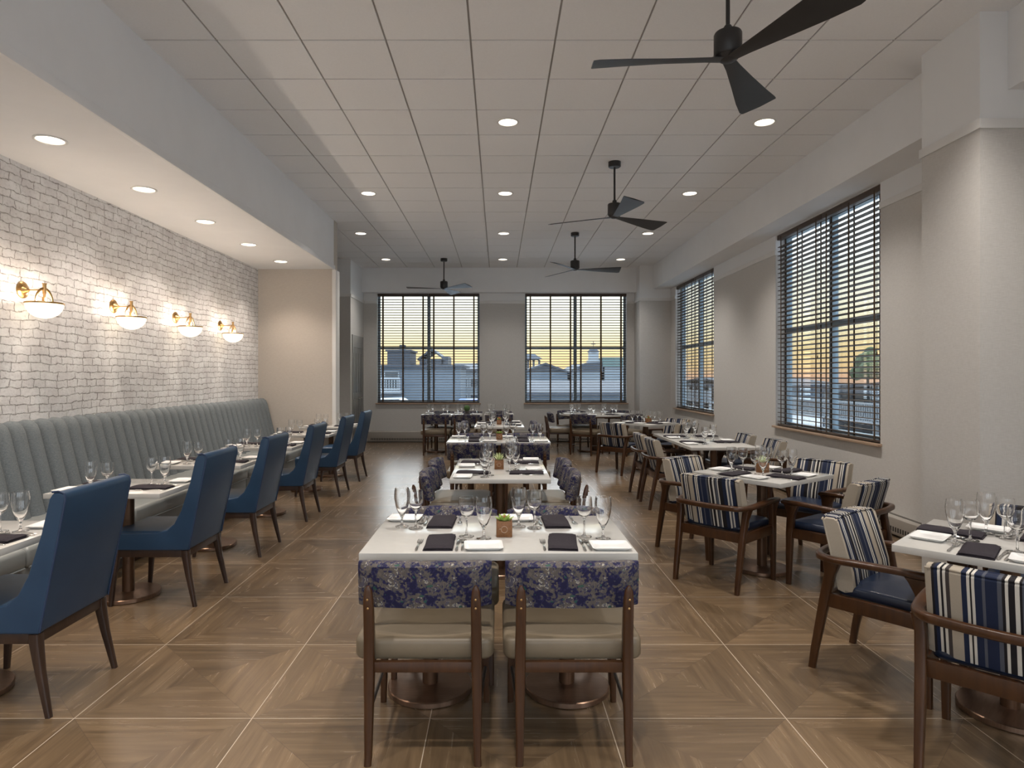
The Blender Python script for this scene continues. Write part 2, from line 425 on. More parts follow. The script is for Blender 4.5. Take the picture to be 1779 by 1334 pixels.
# ------------------------------------------------------------------ mesh helpers
class MB:
    def __init__(s):
        s.v, s.f = [], []
    def add(s, vs, fs):
        n = len(s.v)
        s.v += [tuple(p) for p in vs]
        s.f += [tuple(i + n for i in q) for q in fs]
        return s
    def box(s, x0, x1, y0, y1, z0, z1):
        return s.add([(x0, y0, z0), (x1, y0, z0), (x1, y1, z0), (x0, y1, z0), (x0, y0, z1), (x1, y0, z1), (x1, y1, z1), (x0, y1, z1)],
                     [(3, 2, 1, 0), (4, 5, 6, 7), (0, 1, 5, 4), (1, 2, 6, 5), (2, 3, 7, 6), (3, 0, 4, 7)])
    def loft(s, secs, cap=True, closed=True):
        n = len(secs[0]); vs = [p for q in secs for p in q]; fs = []
        for i in range(len(secs) - 1):
            for j in range(n if closed else n - 1):
                k = (j + 1) % n
                fs.append((i * n + j, i * n + k, (i + 1) * n + k, (i + 1) * n + j))
        if cap:
            fs.append(tuple(range(n - 1, -1, -1)))
            fs.append(tuple((len(secs) - 1) * n + j for j in range(n)))
        return s.add(vs, fs)
    def lathe(s, prof, seg=24, c=(0, 0, 0), cap=True):
        secs = [[(c[0] + r * cos(2 * pi * k / seg), c[1] + r * sin(2 * pi * k / seg), c[2] + z) for k in range(seg)] for r, z in prof]
        return s.loft(secs, cap)
    def cyl(s, r, z0, z1, c=(0, 0), seg=24):
        return s.lathe([(r, z0), (r, z1)], seg, (c[0], c[1], 0))
    def prism(s, poly, x0, x1):          # poly in (y,z), swept along x
        return s.loft([[(x0, a, b_) for a, b_ in poly], [(x1, a, b_) for a, b_ in poly]])
    def slab(s, poly, z0, z1):           # poly in (x,y)
        return s.loft([[(a, b_, z0) for a, b_ in poly], [(a, b_, z1) for a, b_ in poly]])
    def tube(s, path, r, seg=10, cap=True):
        P = [Vector(p) for p in path]; secs = []
        up = Vector((0, 0, 1)) if abs((P[1] - P[0]).normalized().z) < .9 else Vector((1, 0, 0))
        for i, p in enumerate(P):
            tg = (P[min(i + 1, len(P) - 1)] - P[max(i - 1, 0)]).normalized()
            a = tg.cross(up).normalized(); b_ = a.cross(tg).normalized(); up = b_
            rr = r[i] if isinstance(r, (list, tuple)) else r
            secs.append([p + a * rr * cos(2 * pi * k / seg) + b_ * rr * sin(2 * pi * k / seg) for k in range(seg)])
        return s.loft(secs, cap)
    def ribbon(s, path, w, h, rad=.004, up=(0, 0, 1)):
        P = [Vector(p) for p in path]; secs = []; U = Vector(up)
        for i, p in enumerate(P):
            tg = (P[min(i + 1, len(P) - 1)] - P[max(i - 1, 0)]).normalized()
            a = tg.cross(U).normalized(); b_ = a.cross(tg).normalized()
            ww = w[i] if isinstance(w, (list, tuple)) else w
            hh_ = h[i] if isinstance(h, (list, tuple)) else h
            secs.append([p + a * x + b_ * y for x, y in rrect(ww, hh_, min(rad, ww * .45, hh_ * .45), 2)])
        return s.loft(secs)
    def leg(s, pts, rad=.006):           # pts: (x, y, z, wx, wy)
        return s.loft([[(x + a, y + b_, z) for a, b_ in rrect(wx, wy, min(rad, wx * .4, wy * .4), 2)] for x, y, z, wx, wy in pts])
    def puff(s, x0, x1, y0, y1, z0, z1, cr=.05, r=.025, dome=.02, under=0.0):   # soft cushion
        cx, cy, w, d = (x0 + x1) / 2, (y0 + y1) / 2, x1 - x0, y1 - y0
        def sec(ins, z):
            ww, dd = max(w - 2 * ins, .01), max(d - 2 * ins, .01)
            return [(cx + a, cy + b_, z) for a, b_ in rrect(ww, dd, min(max(cr - ins * .5, .008), .45 * ww, .45 * dd), 4)]
        secs = [sec(r * .9, z0), sec(r * .3, z0 + r * .25), sec(0, z0 + r * .8)]
        for a in (0, .35, .65, .88, 1.0):
            secs.append(sec(r * (1 - cos(a * pi / 2)), z1 - r + r * sin(a * pi / 2)))
        mn = min(w, d) / 2
        for f_ in (.3, .55, .8, .97):
            secs.append(sec(r + (mn - r) * f_, z1 + dome * (1 - (1 - f_) ** 2)))
        return s.loft(secs)
    def xf(s, M):
        s.v = [tuple(M @ Vector(p)) for p in s.v]
        return s
    def build(s, name, m, parent=None, bevel=0.0, seg=2, smooth=35):
        me = bpy.data.meshes.new(name)
        bm = bmesh.new()
        vs = [bm.verts.new(p) for p in s.v]
        for q in s.f:
            try:
                bm.faces.new([vs[i] for i in q])
            except ValueError:
                pass
        bmesh.ops.recalc_face_normals(bm, faces=bm.faces)
        if bevel:
            ed = [e for e in bm.edges if len(e.link_faces) == 2 and e.calc_face_angle(0) > radians(30)]
            bmesh.ops.bevel(bm, geom=ed, offset=bevel, segments=seg, profile=.6, affect='EDGES', clamp_overlap=True)
        bm.to_mesh(me); bm.free()
        if smooth:
            me.shade_smooth(); me.set_sharp_from_angle(angle=radians(smooth))
        me.materials.append(m)
        o = bpy.data.objects.new(name, me)
        COL.objects.link(o)
        if parent is not None:
            o.parent = parent
        return o
def rrect(w, d, r, n=3):
    pts = []
    for cx, cy, a0 in ((w / 2 - r, d / 2 - r, 0), (-w / 2 + r, d / 2 - r, 90), (-w / 2 + r, -d / 2 + r, 180), (w / 2 - r, -d / 2 + r, 270)):
        for k in range(n + 1):
            a = radians(a0 + 90 * k / n)
            pts.append((cx + r * cos(a), cy + r * sin(a)))
    return pts
def tag(o, label, cat, group=None):
    o['label'] = label; o['category'] = cat
    if group:
        o['group'] = group
    return o
def empty(name, loc=(0, 0, 0), rz=0.0):
    o = bpy.data.objects.new(name, None)
    o.empty_display_size = .1
    COL.objects.link(o)
    o.location = loc; o.rotation_euler = (0, 0, rz)
    return o
def struct(name, mb, m, parent=None, bevel=0.0):
    o = mb.build(name, m, parent, bevel)
    o['kind'] = 'structure'
    return o
def copy_tree(o, parent=None):
    c = o.copy(); COL.objects.link(c)
    if parent is not None:
        c.parent = parent
    for ch in list(o.children):
        copy_tree(ch, c)
    return c
PROTO, USED = {}, set()
def put(key, maker, loc, phi, label, cat, group=None):
    """place a thing so that its local +Y faces the direction phi (degrees)"""
    if key not in PROTO:
        PROTO[key] = maker(); o = PROTO[key]
    else:
        o = copy_tree(PROTO[key])
        if 'group' in o:
            del o['group']
    o.location = loc; o.rotation_euler = (0, 0, radians(phi - 90))
    return tag(o, label, cat, group)

# ================================================================== THE ROOM
CH = 3.906          # ceiling height
SZ = 3.15           # underside of the booth soffit
YB = 14.65          # back wall plane
XR = 3.75           # right wall plane
XL = -3.73          # brick wall plane
YE = 10.05          # end wall of the booth niche
YF = -4.2           # wall behind the camera
WIN = dict(b1=(-2.748, -.430), b2=(.600, 2.904), r1=(6.36, 8.76), r2=(11.28, 13.72))
WZ0, WZ1 = .885, 3.36
RZ0, RZ1 = .825, 3.385

struct('floor', MB().box(-6.4, XR + .2, YF - .2, YB + .25, -.12, 0), M_FLOOR)
struct('wall_left', MB().box(XL - .2, XL, YF, YE, 0, SZ), M_BRICK)
struct('wall_niche_end', MB().box(XL - .2, -2.545, YE, YE + .18, 0, CH + .1), M_WARMWALL)
mb = MB().box(-6.4, XR + .2, YF - .2, YF, 0, .85).box(-6.4, XR + .2, YF - .2, YF, 3.38, CH + .2)
for a, b_ in ((-6.4, -3.4), (-.9, -.3), (2.2, XR + .2)):
    mb.box(a, b_, YF - .2, YF, .85, 3.38)
struct('wall_front', mb, M_WALL)
struct('wall_corridor', MB().box(-6.4, -6.2, YF, YB, 0, CH + .2), M_WALL)
struct('wall_back_left', MB().box(-6.2, -3.05, 13.35, YB + .2, 0, CH + .1), M_WALL)
mb = MB()
x1, x2, x3, x4 = *WIN['b1'], *WIN['b2']
for a, b_ in ((-3.05, x1), (x2, x3), (x4, XR + .2)):
    mb.box(a, b_, YB, YB + .22, 0, CH + .1)
for a, b_ in (WIN['b1'], WIN['b2']):
    mb.box(a, b_, YB, YB + .22, 0, WZ0).box(a, b_, YB, YB + .22, WZ1, CH + .1)
struct('wall_back', mb, M_WALL)
mb = MB()
y1, y2, y3, y4 = *WIN['r1'], *WIN['r2']
for a, b_ in ((YF, -3.7), (.3, y1), (y2, y3), (y4, YB)):
    mb.box(XR, XR + .22, a, b_, 0, CH + .1)
for a, b_ in (WIN['r1'], WIN['r2'], (-3.7, .3)):
    mb.box(XR, XR + .22, a, b_, 0, RZ0).box(XR, XR + .22, a, b_, RZ1, CH + .1)
mb.box(3.19, XR, 4.29, 4.88, 0, CH + .05)
mb.box(3.075, XR, 14.10, YB, 0, CH + .05)
struct('wall_right', mb, M_WALL)
# ceiling of drop-in tiles on a recessed grid
G = .6096
mb = MB()
gx0, gy0 = -.33 * G, 4.658
for i in range(-10, 7):
    for k in range(-15, 17):
        a, b_ = gx0 + i * G, gy0 + k * G
        xa, xb = max(a + .0075, -6.2), min(a + G - .0075, 3.40)
        ya, yb = max(b_ + .0075, YF), min(b_ + G - .0075, YB)
        if xb - xa < .03 or yb - ya < .03 or (xb < -2.6 and yb < YE):
            continue
        mb.box(xa, xb, ya, yb, CH, CH + .03)
struct('ceiling', mb, M_CEIL)
struct('ceiling_grid', MB().box(-6.4, XR + .2, YF - .2, YB + .2, CH + .012, CH + .05), M_GRID)
struct('ceiling_left', MB().box(XL - .2, -2.555, YF, YE, SZ, CH + .02), M_PAINT)
struct('ceiling_right', MB().box(3.375, XR + .01, YF, 14.12, 3.39, CH + .02), M_PAINT)
struct('ceiling_back', MB().box(-3.05, 3.08, 14.45, YB + .01, 3.365, CH + .02), M_PAINT)
# trims
struct('trim_1', MB().box(-2.575, -2.535, YF, YE + .012, SZ - .012, SZ + .055), M_PAINT, None, .006)
struct('trim_2', MB().box(-2.575, -2.515, YE - .03, YE + .20, 0, SZ - .012), M_TRIM, None, .004)
T = .014
mb = MB()
mb.box(3.19 - T, 3.19, 4.29 - T, 4.88 + T, ZR0, ZR1).box(3.19, XR, 4.29 - T, 4.29, ZR0, ZR1).box(3.19, XR, 4.88, 4.88 + T, ZR0, ZR1)
for a, b_ in ((.3, 4.29 - T), (4.88 + T, y1), (y2, y3), (y4, 14.10)):
    mb.box(XR - T, XR, a, b_, ZR0, ZR1)
mb.box(3.075 - T, XR, 14.10 - T, 14.10, ZR0, ZR1).box(3.075 - T, 3.075, 14.10, YB, ZR0, ZR1)
struct('trim_3', mb, M_TRIM, None, .003)
mb = MB()
for a, b_ in ((-3.05 + T, x1), (x2, x3), (x4, 3.075 - T)):
    mb.box(a, b_, YB - T, YB, ZR0, ZR1)
mb.box(-3.05, -3.05 + T, 13.35 - T, YB, ZR0, ZR1).box(-6.2, -3.05, 13.35 - T, 13.35, ZR0, ZR1)
struct('trim_4', mb, M_TRIM, None, .003)
struct('baseboard_left', MB().box(-6.2, -3.05, 13.338, 13.35, 0, .10).box(XL, -2.575, YE - .012, YE, 0, .10), M_HEATER)

# grey panelled double door in the side of the far-left recess
d = struct('door_1', MB().box(-3.052, -3.035, 13.52, 14.50, 2.10, 2.36).box(-3.052, -3.028, 13.47, 13.53, 0, 2.36).box(-3.052, -3.028, 14.47, 14.53, 0, 2.36), M_DOORFR, None, .004)
for k in range(2):
    ya = 13.53 + k * .47
    lf = MB().box(-3.051, -3.038, ya + .004, ya + .466, .01, 2.095)
    struct('leaf', lf, M_DOOR, d, .003)
    for j in range(2):
        yc = ya + .05 + j * .20
        for za, zb in ((.12, 1.0), (1.14, 1.98)):
            struct('panel', MB().box(-3.040, -3.030, yc, yc + .165, za, zb), M_DOOR, d, .006)
    yh = ya + (.43 if k == 0 else .04)
    struct('door_handle', MB().tube([(-3.036, yh, 1.02), (-2.985, yh, 1.02), (-2.985, yh + (-.10 if k == 0 else .10), 1.02)], .010, 8), M_STEEL, d)

# ------------------------------------------------------------------ windows with wooden venetian blinds
def window(n, axis, a, b_, z0, z1, ztr):
    """frame with a centre mullion and a transom; axis 'x' = in the back wall, 'y' = in the right wall"""
    def bx(mb_, u0, u1, d0, d1, za, zb):
        if axis == 'x':
            return mb_.box(u0, u1, YB + d0, YB + d1, za, zb)
        return mb_.box(XR + d0, XR + d1, u0, u1, za, zb)
    fr = MB(); m_ = (a + b_) / 2; w = .05; d0, d1 = .13, .20
    bx(fr, a, a + w, d0, d1, z0, z1); bx(fr, b_ - w, b_, d0, d1, z0, z1)
    bx(fr, a + w, b_ - w, d0, d1, z0, z0 + w); bx(fr, a + w, b_ - w, d0, d1, z1 - w, z1)
    bx(fr, m_ - .035, m_ + .035, d0, d1, z0 + w, z1 - w)
    for u0, u1 in ((a + w, m_ - .035), (m_ + .035, b_ - w)):
        bx(fr, u0, u1, d0, d1, ztr - .03, ztr + .03)
    f = struct('window_%d' % n, fr, M_FRAME)
    for u0, u1 in ((a + w, m_ - .035), (m_ + .035, b_ - w)):
        for za, zb in ((z0 + w, ztr - .03), (ztr + .03, z1 - w)):
            struct('window_pane', bx(MB(), u0, u1, .160, .166, za, zb), M_PANE, f)
    struct('window_sill', bx(MB(), a - .03, b_ + .03, -.045, .13, z0 - .028, z0), M_SILL, f, .005)
def make_blind(width, z0, z1, hook):
    """local x along the window, local +y toward the glass"""
    o = empty('window_blind')
    MB().box(-width / 2, width / 2, -.03, .035, z1 - .065, z1).build('headrail', M_BLIND, o, .004)
    sl = MB(); n = int((z1 - z0 - .11) / .0585)
    for k in range(n):
        z = z0 + .055 + k * .0585
        sl.loft([[(x, -.025, z + .0010), (x, 0, z + .0005), (x, .025, z - .0060), (x, .025, z + .0010), (x, 0, z + .0098), (x, -.025, z + .0090)] for x in (-width / 2 + .004, width / 2 - .004)])
    sl.build('slats', M_BLIND, o, 0, smooth=0)
    MB().box(-width / 2 + .002, width / 2 - .002, -.026, .026, z0 + .004, z0 + .028).build('bottom_rail', M_BLIND, o, .004)
    for x in (-width / 2 + .115, 0.0, width / 2 - .115):
        MB().box(x - .015, x + .015, -.0305, -.0285, z0 + .02, z1 - .03).box(x - .015, x + .015, .0285, .0305, z0 + .02, z1 - .03).build('ladder_tape', M_TAPE, o, 0, smooth=0)
    xs = width / 2 - .05
    MB().tube([(xs, -.04, z1 - .05), (xs, -.042, z0 + .9)], .0022, 6).lathe([(.001, 0), (.008, .006), (.006, .035), (.002, .04)], 8, (xs, -.042, z0 + .87)).build('cord', M_TAPE, o)
    return o
window(1, 'x', *WIN['b1'], WZ0, WZ1, 2.13)
window(2, 'x', *WIN['b2'], WZ0, WZ1, 2.13)
window(3, 'y', *WIN['r1'], RZ0, RZ1, 2.10)
window(4, 'y', *WIN['r2'], RZ0, RZ1, 2.10)
bl = [('b1', 'left back window', 'left half', 0), ('b1', 'left back window', 'right half', 1), ('b2', 'right back window', 'left half', 0), ('b2', 'right back window', 'right half', 1),
      ('r1', 'large window in the right wall', 'near half', 0), ('r1', 'large window in the right wall', 'far half', 1),
      ('r2', 'far window in the right wall', 'near half', 0), ('r2', 'far window in the right wall', 'far half', 1)]
for w, wd, half, k in bl:
    a, b_ = WIN[w]; m_ = (a + b_) / 2; g = .012
    u0, u1 = (a + g, m_ - g / 2) if k == 0 else (m_ + g / 2, b_ - g)
    wid = u1 - u0; c_ = (u0 + u1) / 2
    lab = 'brown wooden venetian blind over the %s of the %s' % (half, wd)
    if w[0] == 'b':
        put('blind_b', lambda: make_blind(wid, WZ0, WZ1, 1), (c_, YB + .045, 0), 90, lab, 'blind', 'wooden window blinds')
    else:
        put('blind_r', lambda: make_blind(wid, RZ0, RZ1, 1), (XR + .045, c_, 0), 0, lab, 'blind', 'wooden window blinds')

# ------------------------------------------------------------------ perimeter heaters
def make_heater(length, h=.255):
    o = empty('baseboard_heater')
    MB().prism([(0, .02), (-.075, .02), (-.085, .05), (-.085, h - .02), (-.07, h), (0, h)], -length / 2, length / 2).build('cover', M_HEATER, o, .003)
    sl = MB(); n = int((length - .14) / .036)
    for k in range(n):
        x = -length / 2 + .07 + (k + .5) * (length - .14) / n
        sl.box(x - .010, x + .010, -.0865, -.083, .052, .095)
    sl.build('grille', M_SLOT, o, 0, smooth=0)
    t2 = MB(); n = int((length - .14) / .026)
    for k in range(n):
        x = -length / 2 + .07 + (k + .5) * (length - .14) / n
        t2.box(x - .007, x + .007, -.060, -.020, h - .002, h + .0015)
    t2.build('outlet_grille', M_SLOT, o, 0, smooth=0)
    return o
for i, (xa, wd) in enumerate(((-2.20, 'leftmost, below the left back window'), (-.66, 'in the middle left of the back wall'), (.88, 'in the middle right of the back wall'), (2.31, 'rightmost, below the right back window'))):
    put('heater_b', lambda: make_heater(1.50), (xa, YB - .001, 0), 90, 'beige baseboard heater cover %s' % wd, 'heater', 'heater covers')
for i, (ya, wd) in enumerate(((5.70, 'beside the near pillar'), (7.34, 'under the large right window'), (8.98, 'between the two right windows'), (10.62, 'nearer one under the far right window'), (12.26, 'farther one under the far right window'))):
    put('heater_r', lambda: make_heater(1.60, .195), (XR - .001, ya, 0), 0, 'beige baseboard heater cover on the right wall, %s' % wd, 'heater', 'heater covers')

# ------------------------------------------------------------------ recessed downlights
def spot(parent, loc, power, col, ang=108, blend=1.0, size=.07):
    l = bpy.data.lights.new('downlight_lamp', 'SPOT')
    l.energy = power; l.color = col; l.spot_size = radians(ang); l.spot_blend = blend; l.shadow_soft_size = size
    o = bpy.data.objects.new('downlight_lamp', l)
    COL.objects.link(o); o.parent = parent; o.location = loc
    return o
def make_downlight(lens_mat, power, col):
    o = empty('recessed_downlight')
    MB().lathe([(.087, .006), (.105, .001), (.107, -.004), (.100, -.008), (.089, -.006), (.084, .004)], 32, cap=False).build('trim_ring', M_TRIM, o)
    MB().lathe([(.0855, .004), (.0855, -.001), (.05, -.003), (.004, -.0035)], 32).build('lens', lens_mat, o)
    spot(o, (0, 0, -.02), power, col)
    return o
rows = {6.16: 'nearest row', 8.56: 'second row', 10.96: 'third row', 13.40: 'row by the back wall'}
for y, rn in rows.items():
    for x, cn in ((-2.33 if y != 8.56 else -1.72, 'left'), (.09, 'middle'), (2.53, 'right')):
        if y == 6.16 and cn == 'left':
            continue
        put('downlight_dim' if y > 12 else 'downlight_win' if x > 2 else 'downlight', lambda: make_downlight(M_LENS, P_DOWN * (.55 if y > 12 else 1.3 if x > 2 else .95), WARM), (x, y, CH), 90, 'lit round downlight in the tiled ceiling, %s one of the %s' % (cn, rn), 'ceiling light', 'tiled ceiling downlights')
# the same row of lamps carries on overhead and behind the camera (outside the frame: light only)
for y in (3.74, 1.30, -1.2, -3.3):
    for x in (-1.6, .09, 2.53):
        spot(None, (x, y, CH - .02), P_DOWN * (1.25 if x > 2 else 1), WARM)
onames = ['nearest', 'second nearest', 'middle', 'second farthest', 'farthest']
for k in range(5):
    put('booth_light', lambda: make_downlight(M_LENSW, P_SOFFIT, WARMER), (-3.15, 4.55 + 1.205 * k, SZ), 90, 'lit round downlight in the lowered ceiling over the booth, %s of five' % onames[k], 'ceiling light', 'booth ceiling downlights')
for k in (-1, -2, -3, -4):
    spot(None, (-3.15, 4.55 + 1.205 * k, SZ - .02), P_SOFFIT, WARMER)

# ------------------------------------------------------------------ brass wall lamps on the brick
def make_sconce():
    # local: wall at x = 0, lamp reaches out along +x
    o = empty('wall_sconce')
    rx = Matrix.Rotation(radians(90), 4, 'Y')
    MB().lathe([(.064, 0), (.066, .008), (.058, .014), (.034, .020), (.020, .040), (.012, .055), (.004, .056)], 28).xf(rx).build('backplate', M_BRASS, o)
    bx = .175
    MB().tube([(.05, 0, 0), (bx, 0, 0)], .0055, 10).build('arm', M_BRASS, o)
    MB().cyl(.013, -.03, .045, (bx, 0), 16).cyl(.017, .045, .052, (bx, 0), 16).cyl(.010, -.06, -.03, (bx, 0), 14).build('knuckle', M_BRASS, o)
    R = .098
    arch = [(bx, R * cos(radians(a)), -.105 + .115 * sin(radians(a))) for a in range(0, 181, 9)]
    MB().ribbon(arch, .020, .005, .002, (1, 0, 0)).build('arch', M_BRASS, o)
    MB().lathe([(.132, -.112), (.134, -.110), (.134, -.100), (.128, -.098), (.122, -.102), (.122, -.112)], 40, (bx, 0, 0), cap=False).build('rim', M_BRASS, o)
    MB().cyl(.017, -.088, -.058, (bx, 0), 16).build('socket', M_BRASS, o)
    MB().lathe([(.006, -.142), (.018, -.135), (.024, -.120), (.020, -.103), (.012, -.090)], 14, (bx, 0, 0)).build('bulb', M_BULB, o)
    prof = [(.128 * cos(radians(a)), -.112 - .112 * sin(radians(a))) for a in range(0, 90, 6)] + [(.004, -.224)]
    inner = [(max(r - .006, .002), z + .005) for r, z in prof[::-1]]
    MB().lathe(prof + inner, 40, (bx, 0, 0), cap=False).build('bowl', M_OPAL, o)
    l = bpy.data.lights.new('sconce_lamp', 'POINT'); l.energy = P_SCONCE; l.color = WARMER; l.shadow_soft_size = .03
    lo = bpy.data.objects.new('sconce_lamp', l); COL.objects.link(lo); lo.parent = o; lo.location = (bx + .03, 0, -.080)
    l2 = bpy.data.lights.new('sconce_bowl_glow', 'POINT'); l2.energy = P_SCONCE * .10; l2.color = WARMER; l2.shadow_soft_size = .10
    lo2 = bpy.data.objects.new('sconce_bowl_glow', l2); COL.objects.link(lo2); lo2.parent = o; lo2.location = (bx + .05, 0, -.36)
    return o
for k, nm in enumerate(('nearest', 'second nearest', 'second farthest', 'farthest')):
    put('sconce', make_sconce, (XL, 5.07 + 1.2 * k, 2.165), 90, 'lit brass wall lamp with a white glass bowl on the brick, %s of four' % nm, 'wall lamp', 'brass wall lamps')

# ------------------------------------------------------------------ ceiling fans
def make_fan():
    o = empty('ceiling_fan')        # origin at the ceiling
    MB().lathe([(.070, 0), (.070, -.052), (.062, -.060), (.020, -.062)], 28).build('canopy', M_FAN, o)
    MB().cyl(.0115, -.46, -.055, (0, 0), 14).lathe([(.024, -.47), (.024, -.44), (.018, -.43)], 16).build('downrod', M_FAN, o)
    MB().lathe([(.045, -.465), (.072, -.472), (.077, -.482), (.077, -.592), (.070, -.602), (.01, -.604)], 32).build('motor_housing', M_FAN, o)
    for k in range(3):
        b_ = MB(); secs = []
        for r, w0, w1, z in ((.03, -.036, .036, 0), (.12, -.040, .042, .001), (.35, -.062, .072, .001), (.58, -.090, .104, 0), (.725, -.112, .116, -.002), (.754, -.114, .108, -.003), (.762, -.110, .100, -.003)):
            th, pt = .007, -radians(15 * min(1, r / .2))
            mid = (w0 + w1) / 2
            ring = [(w0, -.002), (mid, -th), (w1, -.002), (w1, .002), (mid, th * .8), (w0, .002)]
            secs.append([(r, y * cos(pt) - zz * sin(pt), -.622 + z + y * sin(pt) + zz * cos(pt)) for y, zz in ring])
        b_.loft(secs).xf(Matrix.Rotation(radians(120 * k), 4, 'Z')).build('blade', M_FAN, o, smooth=20)
    MB().lathe([(.070, -.598), (.060, -.616), (.035, -.634), (.004, -.637)], 24).build('hub_cap', M_FAN, o)
    return o
for x, y, a, lb in ((1.30, 3.67, 56, 'black three-blade ceiling fan nearest the camera, at the upper right'), (1.31, 7.31, 35, 'dark three-blade ceiling fan, second nearest in the right-hand line'),
                    (1.29, 10.92, 0, 'dark three-blade ceiling fan, farthest in the right-hand line'), (-1.12, 13.3, 75, 'dark three-blade ceiling fan hanging before the left back window')):
    put('fan', make_fan, (x, y, CH), 90 + a, lb, 'ceiling fan', 'ceiling fans')

# ================================================================== FURNITURE
TH = .745           # table height
def make_table(w, d, nb, shape='rect'):
    o = empty('dining_table')
    if shape == 'round':
        MB().lathe([(w / 2 - .004, TH - .032), (w / 2, TH - .028), (w / 2, TH - .004), (w / 2 - .004, TH)], 64).build('tabletop', M_QUARTZ, o)
        MB().cyl(w / 2 - .07, TH - .060, TH - .032, (0, 0), 48).build('apron', M_COLUMN, o)
    else:
        MB().box(-w / 2, w / 2, -d / 2, d / 2, TH - .032, TH).build('tabletop', M_QUARTZ, o, .003)
    L_ = max(w, d)
    offs = [0] if nb == 1 else [-L_ * .277, L_ * .277]
    rb = .20 if shape == 'rect' else .34
    for q in offs:
        c = (q, 0) if w >= d else (0, q)
        MB().lathe([(rb - .004, 0), (rb, .004), (rb, .024), (rb - .004, .028), (.06, .031), (.045, .034)], 48, (c[0], c[1], 0)).build('base', M_BASE, o)
        MB().cyl(.037 if shape == 'rect' else .06, .03, TH - .045, c, 28).build('column', M_COLUMN, o)
        MB().box(c[0] - .15, c[0] + .15, c[1] - .02, c[1] + .02, TH - .048, TH - .031).box(c[0] - .02, c[0] + .02, c[1] - .15, c[1] + .15, TH - .048, TH - .031).build('spider_bracket', M_DARKMETAL, o, .003)
    return o

def make_floral_chair():
    o = empty('dining_chair')
    MB().puff(-.272, .272, -.215, .275, .385, .470, .045, .020, .014).build('seat', M_TAUPE, o, smooth=50)
    fr = MB().box(-.20, .20, -.245, -.220, .352, .392).box(-.215, .215, .205, .230, .352, .392).box(-.225, -.200, -.235, .215, .352, .392).box(.200, .225, -.235, .215, .352, .392)
    fr.build('seat_frame', M_WALNUT, o, .003)
    for s in (-1, 1):
        lg = MB().leg([(s * .211, -.250, 0, .028, .026), (s * .209, -.247, .03, .029, .028), (s * .207, -.236, .34, .040, .040), (s * .205, -.246, .50, .040, .040), (s * .204, -.268, .63, .038, .034), (s * .204, -.276, .676, .030, .026), (s * .204, -.279, .696, .012, .012)], .008)
        l_ = lg.build('leg', M_WALNUT, o, smooth=45)
        for z in (.612, .648):
            sc = MB().lathe([(.0042, -.004), (.0042, .0012), (.002, .002)], 10).xf(Matrix.Rotation(radians(90), 4, 'X')).xf(Matrix.Translation((s * .204, -.2838 - (z - .612) * .26, z)))
            sc.build('screw_cap', M_BRASS, l_)
        MB().leg([(s * .236, .238, 0, .026, .026), (s * .228, .225, .345, .038, .038), (s * .226, .222, .39, .038, .038)], .007).build('leg', M_WALNUT, o, smooth=45)
        MB().tube([(s * .211, -.235, .185), (s * .230, .225, .165)], .0075, 8).build('stretcher', M_DARKMETAL, o)
    pb, secs = MB(), []
    for i in range(13):
        u = -1 + i / 6
        x = u * .263
        fwd = .050 * u * u
        zo = -.008 * u * u
        edge = .55 if abs(u) > .99 else 1.0
        prof = [(y, z - .020) for y, z in [(-.158, .612), (-.200, .604), (-.226, .612), (-.238, .66), (-.252, .74), (-.256, .778), (-.240, .792), (-.212, .792), (-.196, .776), (-.176, .72), (-.156, .65), (-.150, .625)]]
        cy_, cz_ = -.20, .68
        secs.append([(x, cy_ + (y - cy_) * edge + fwd, cz_ + (z - cz_) * (.94 if edge < 1 else 1) + zo) for y, z in prof])
    pb.loft(secs).build('backrest', M_FLORAL, o, smooth=50)
    return o

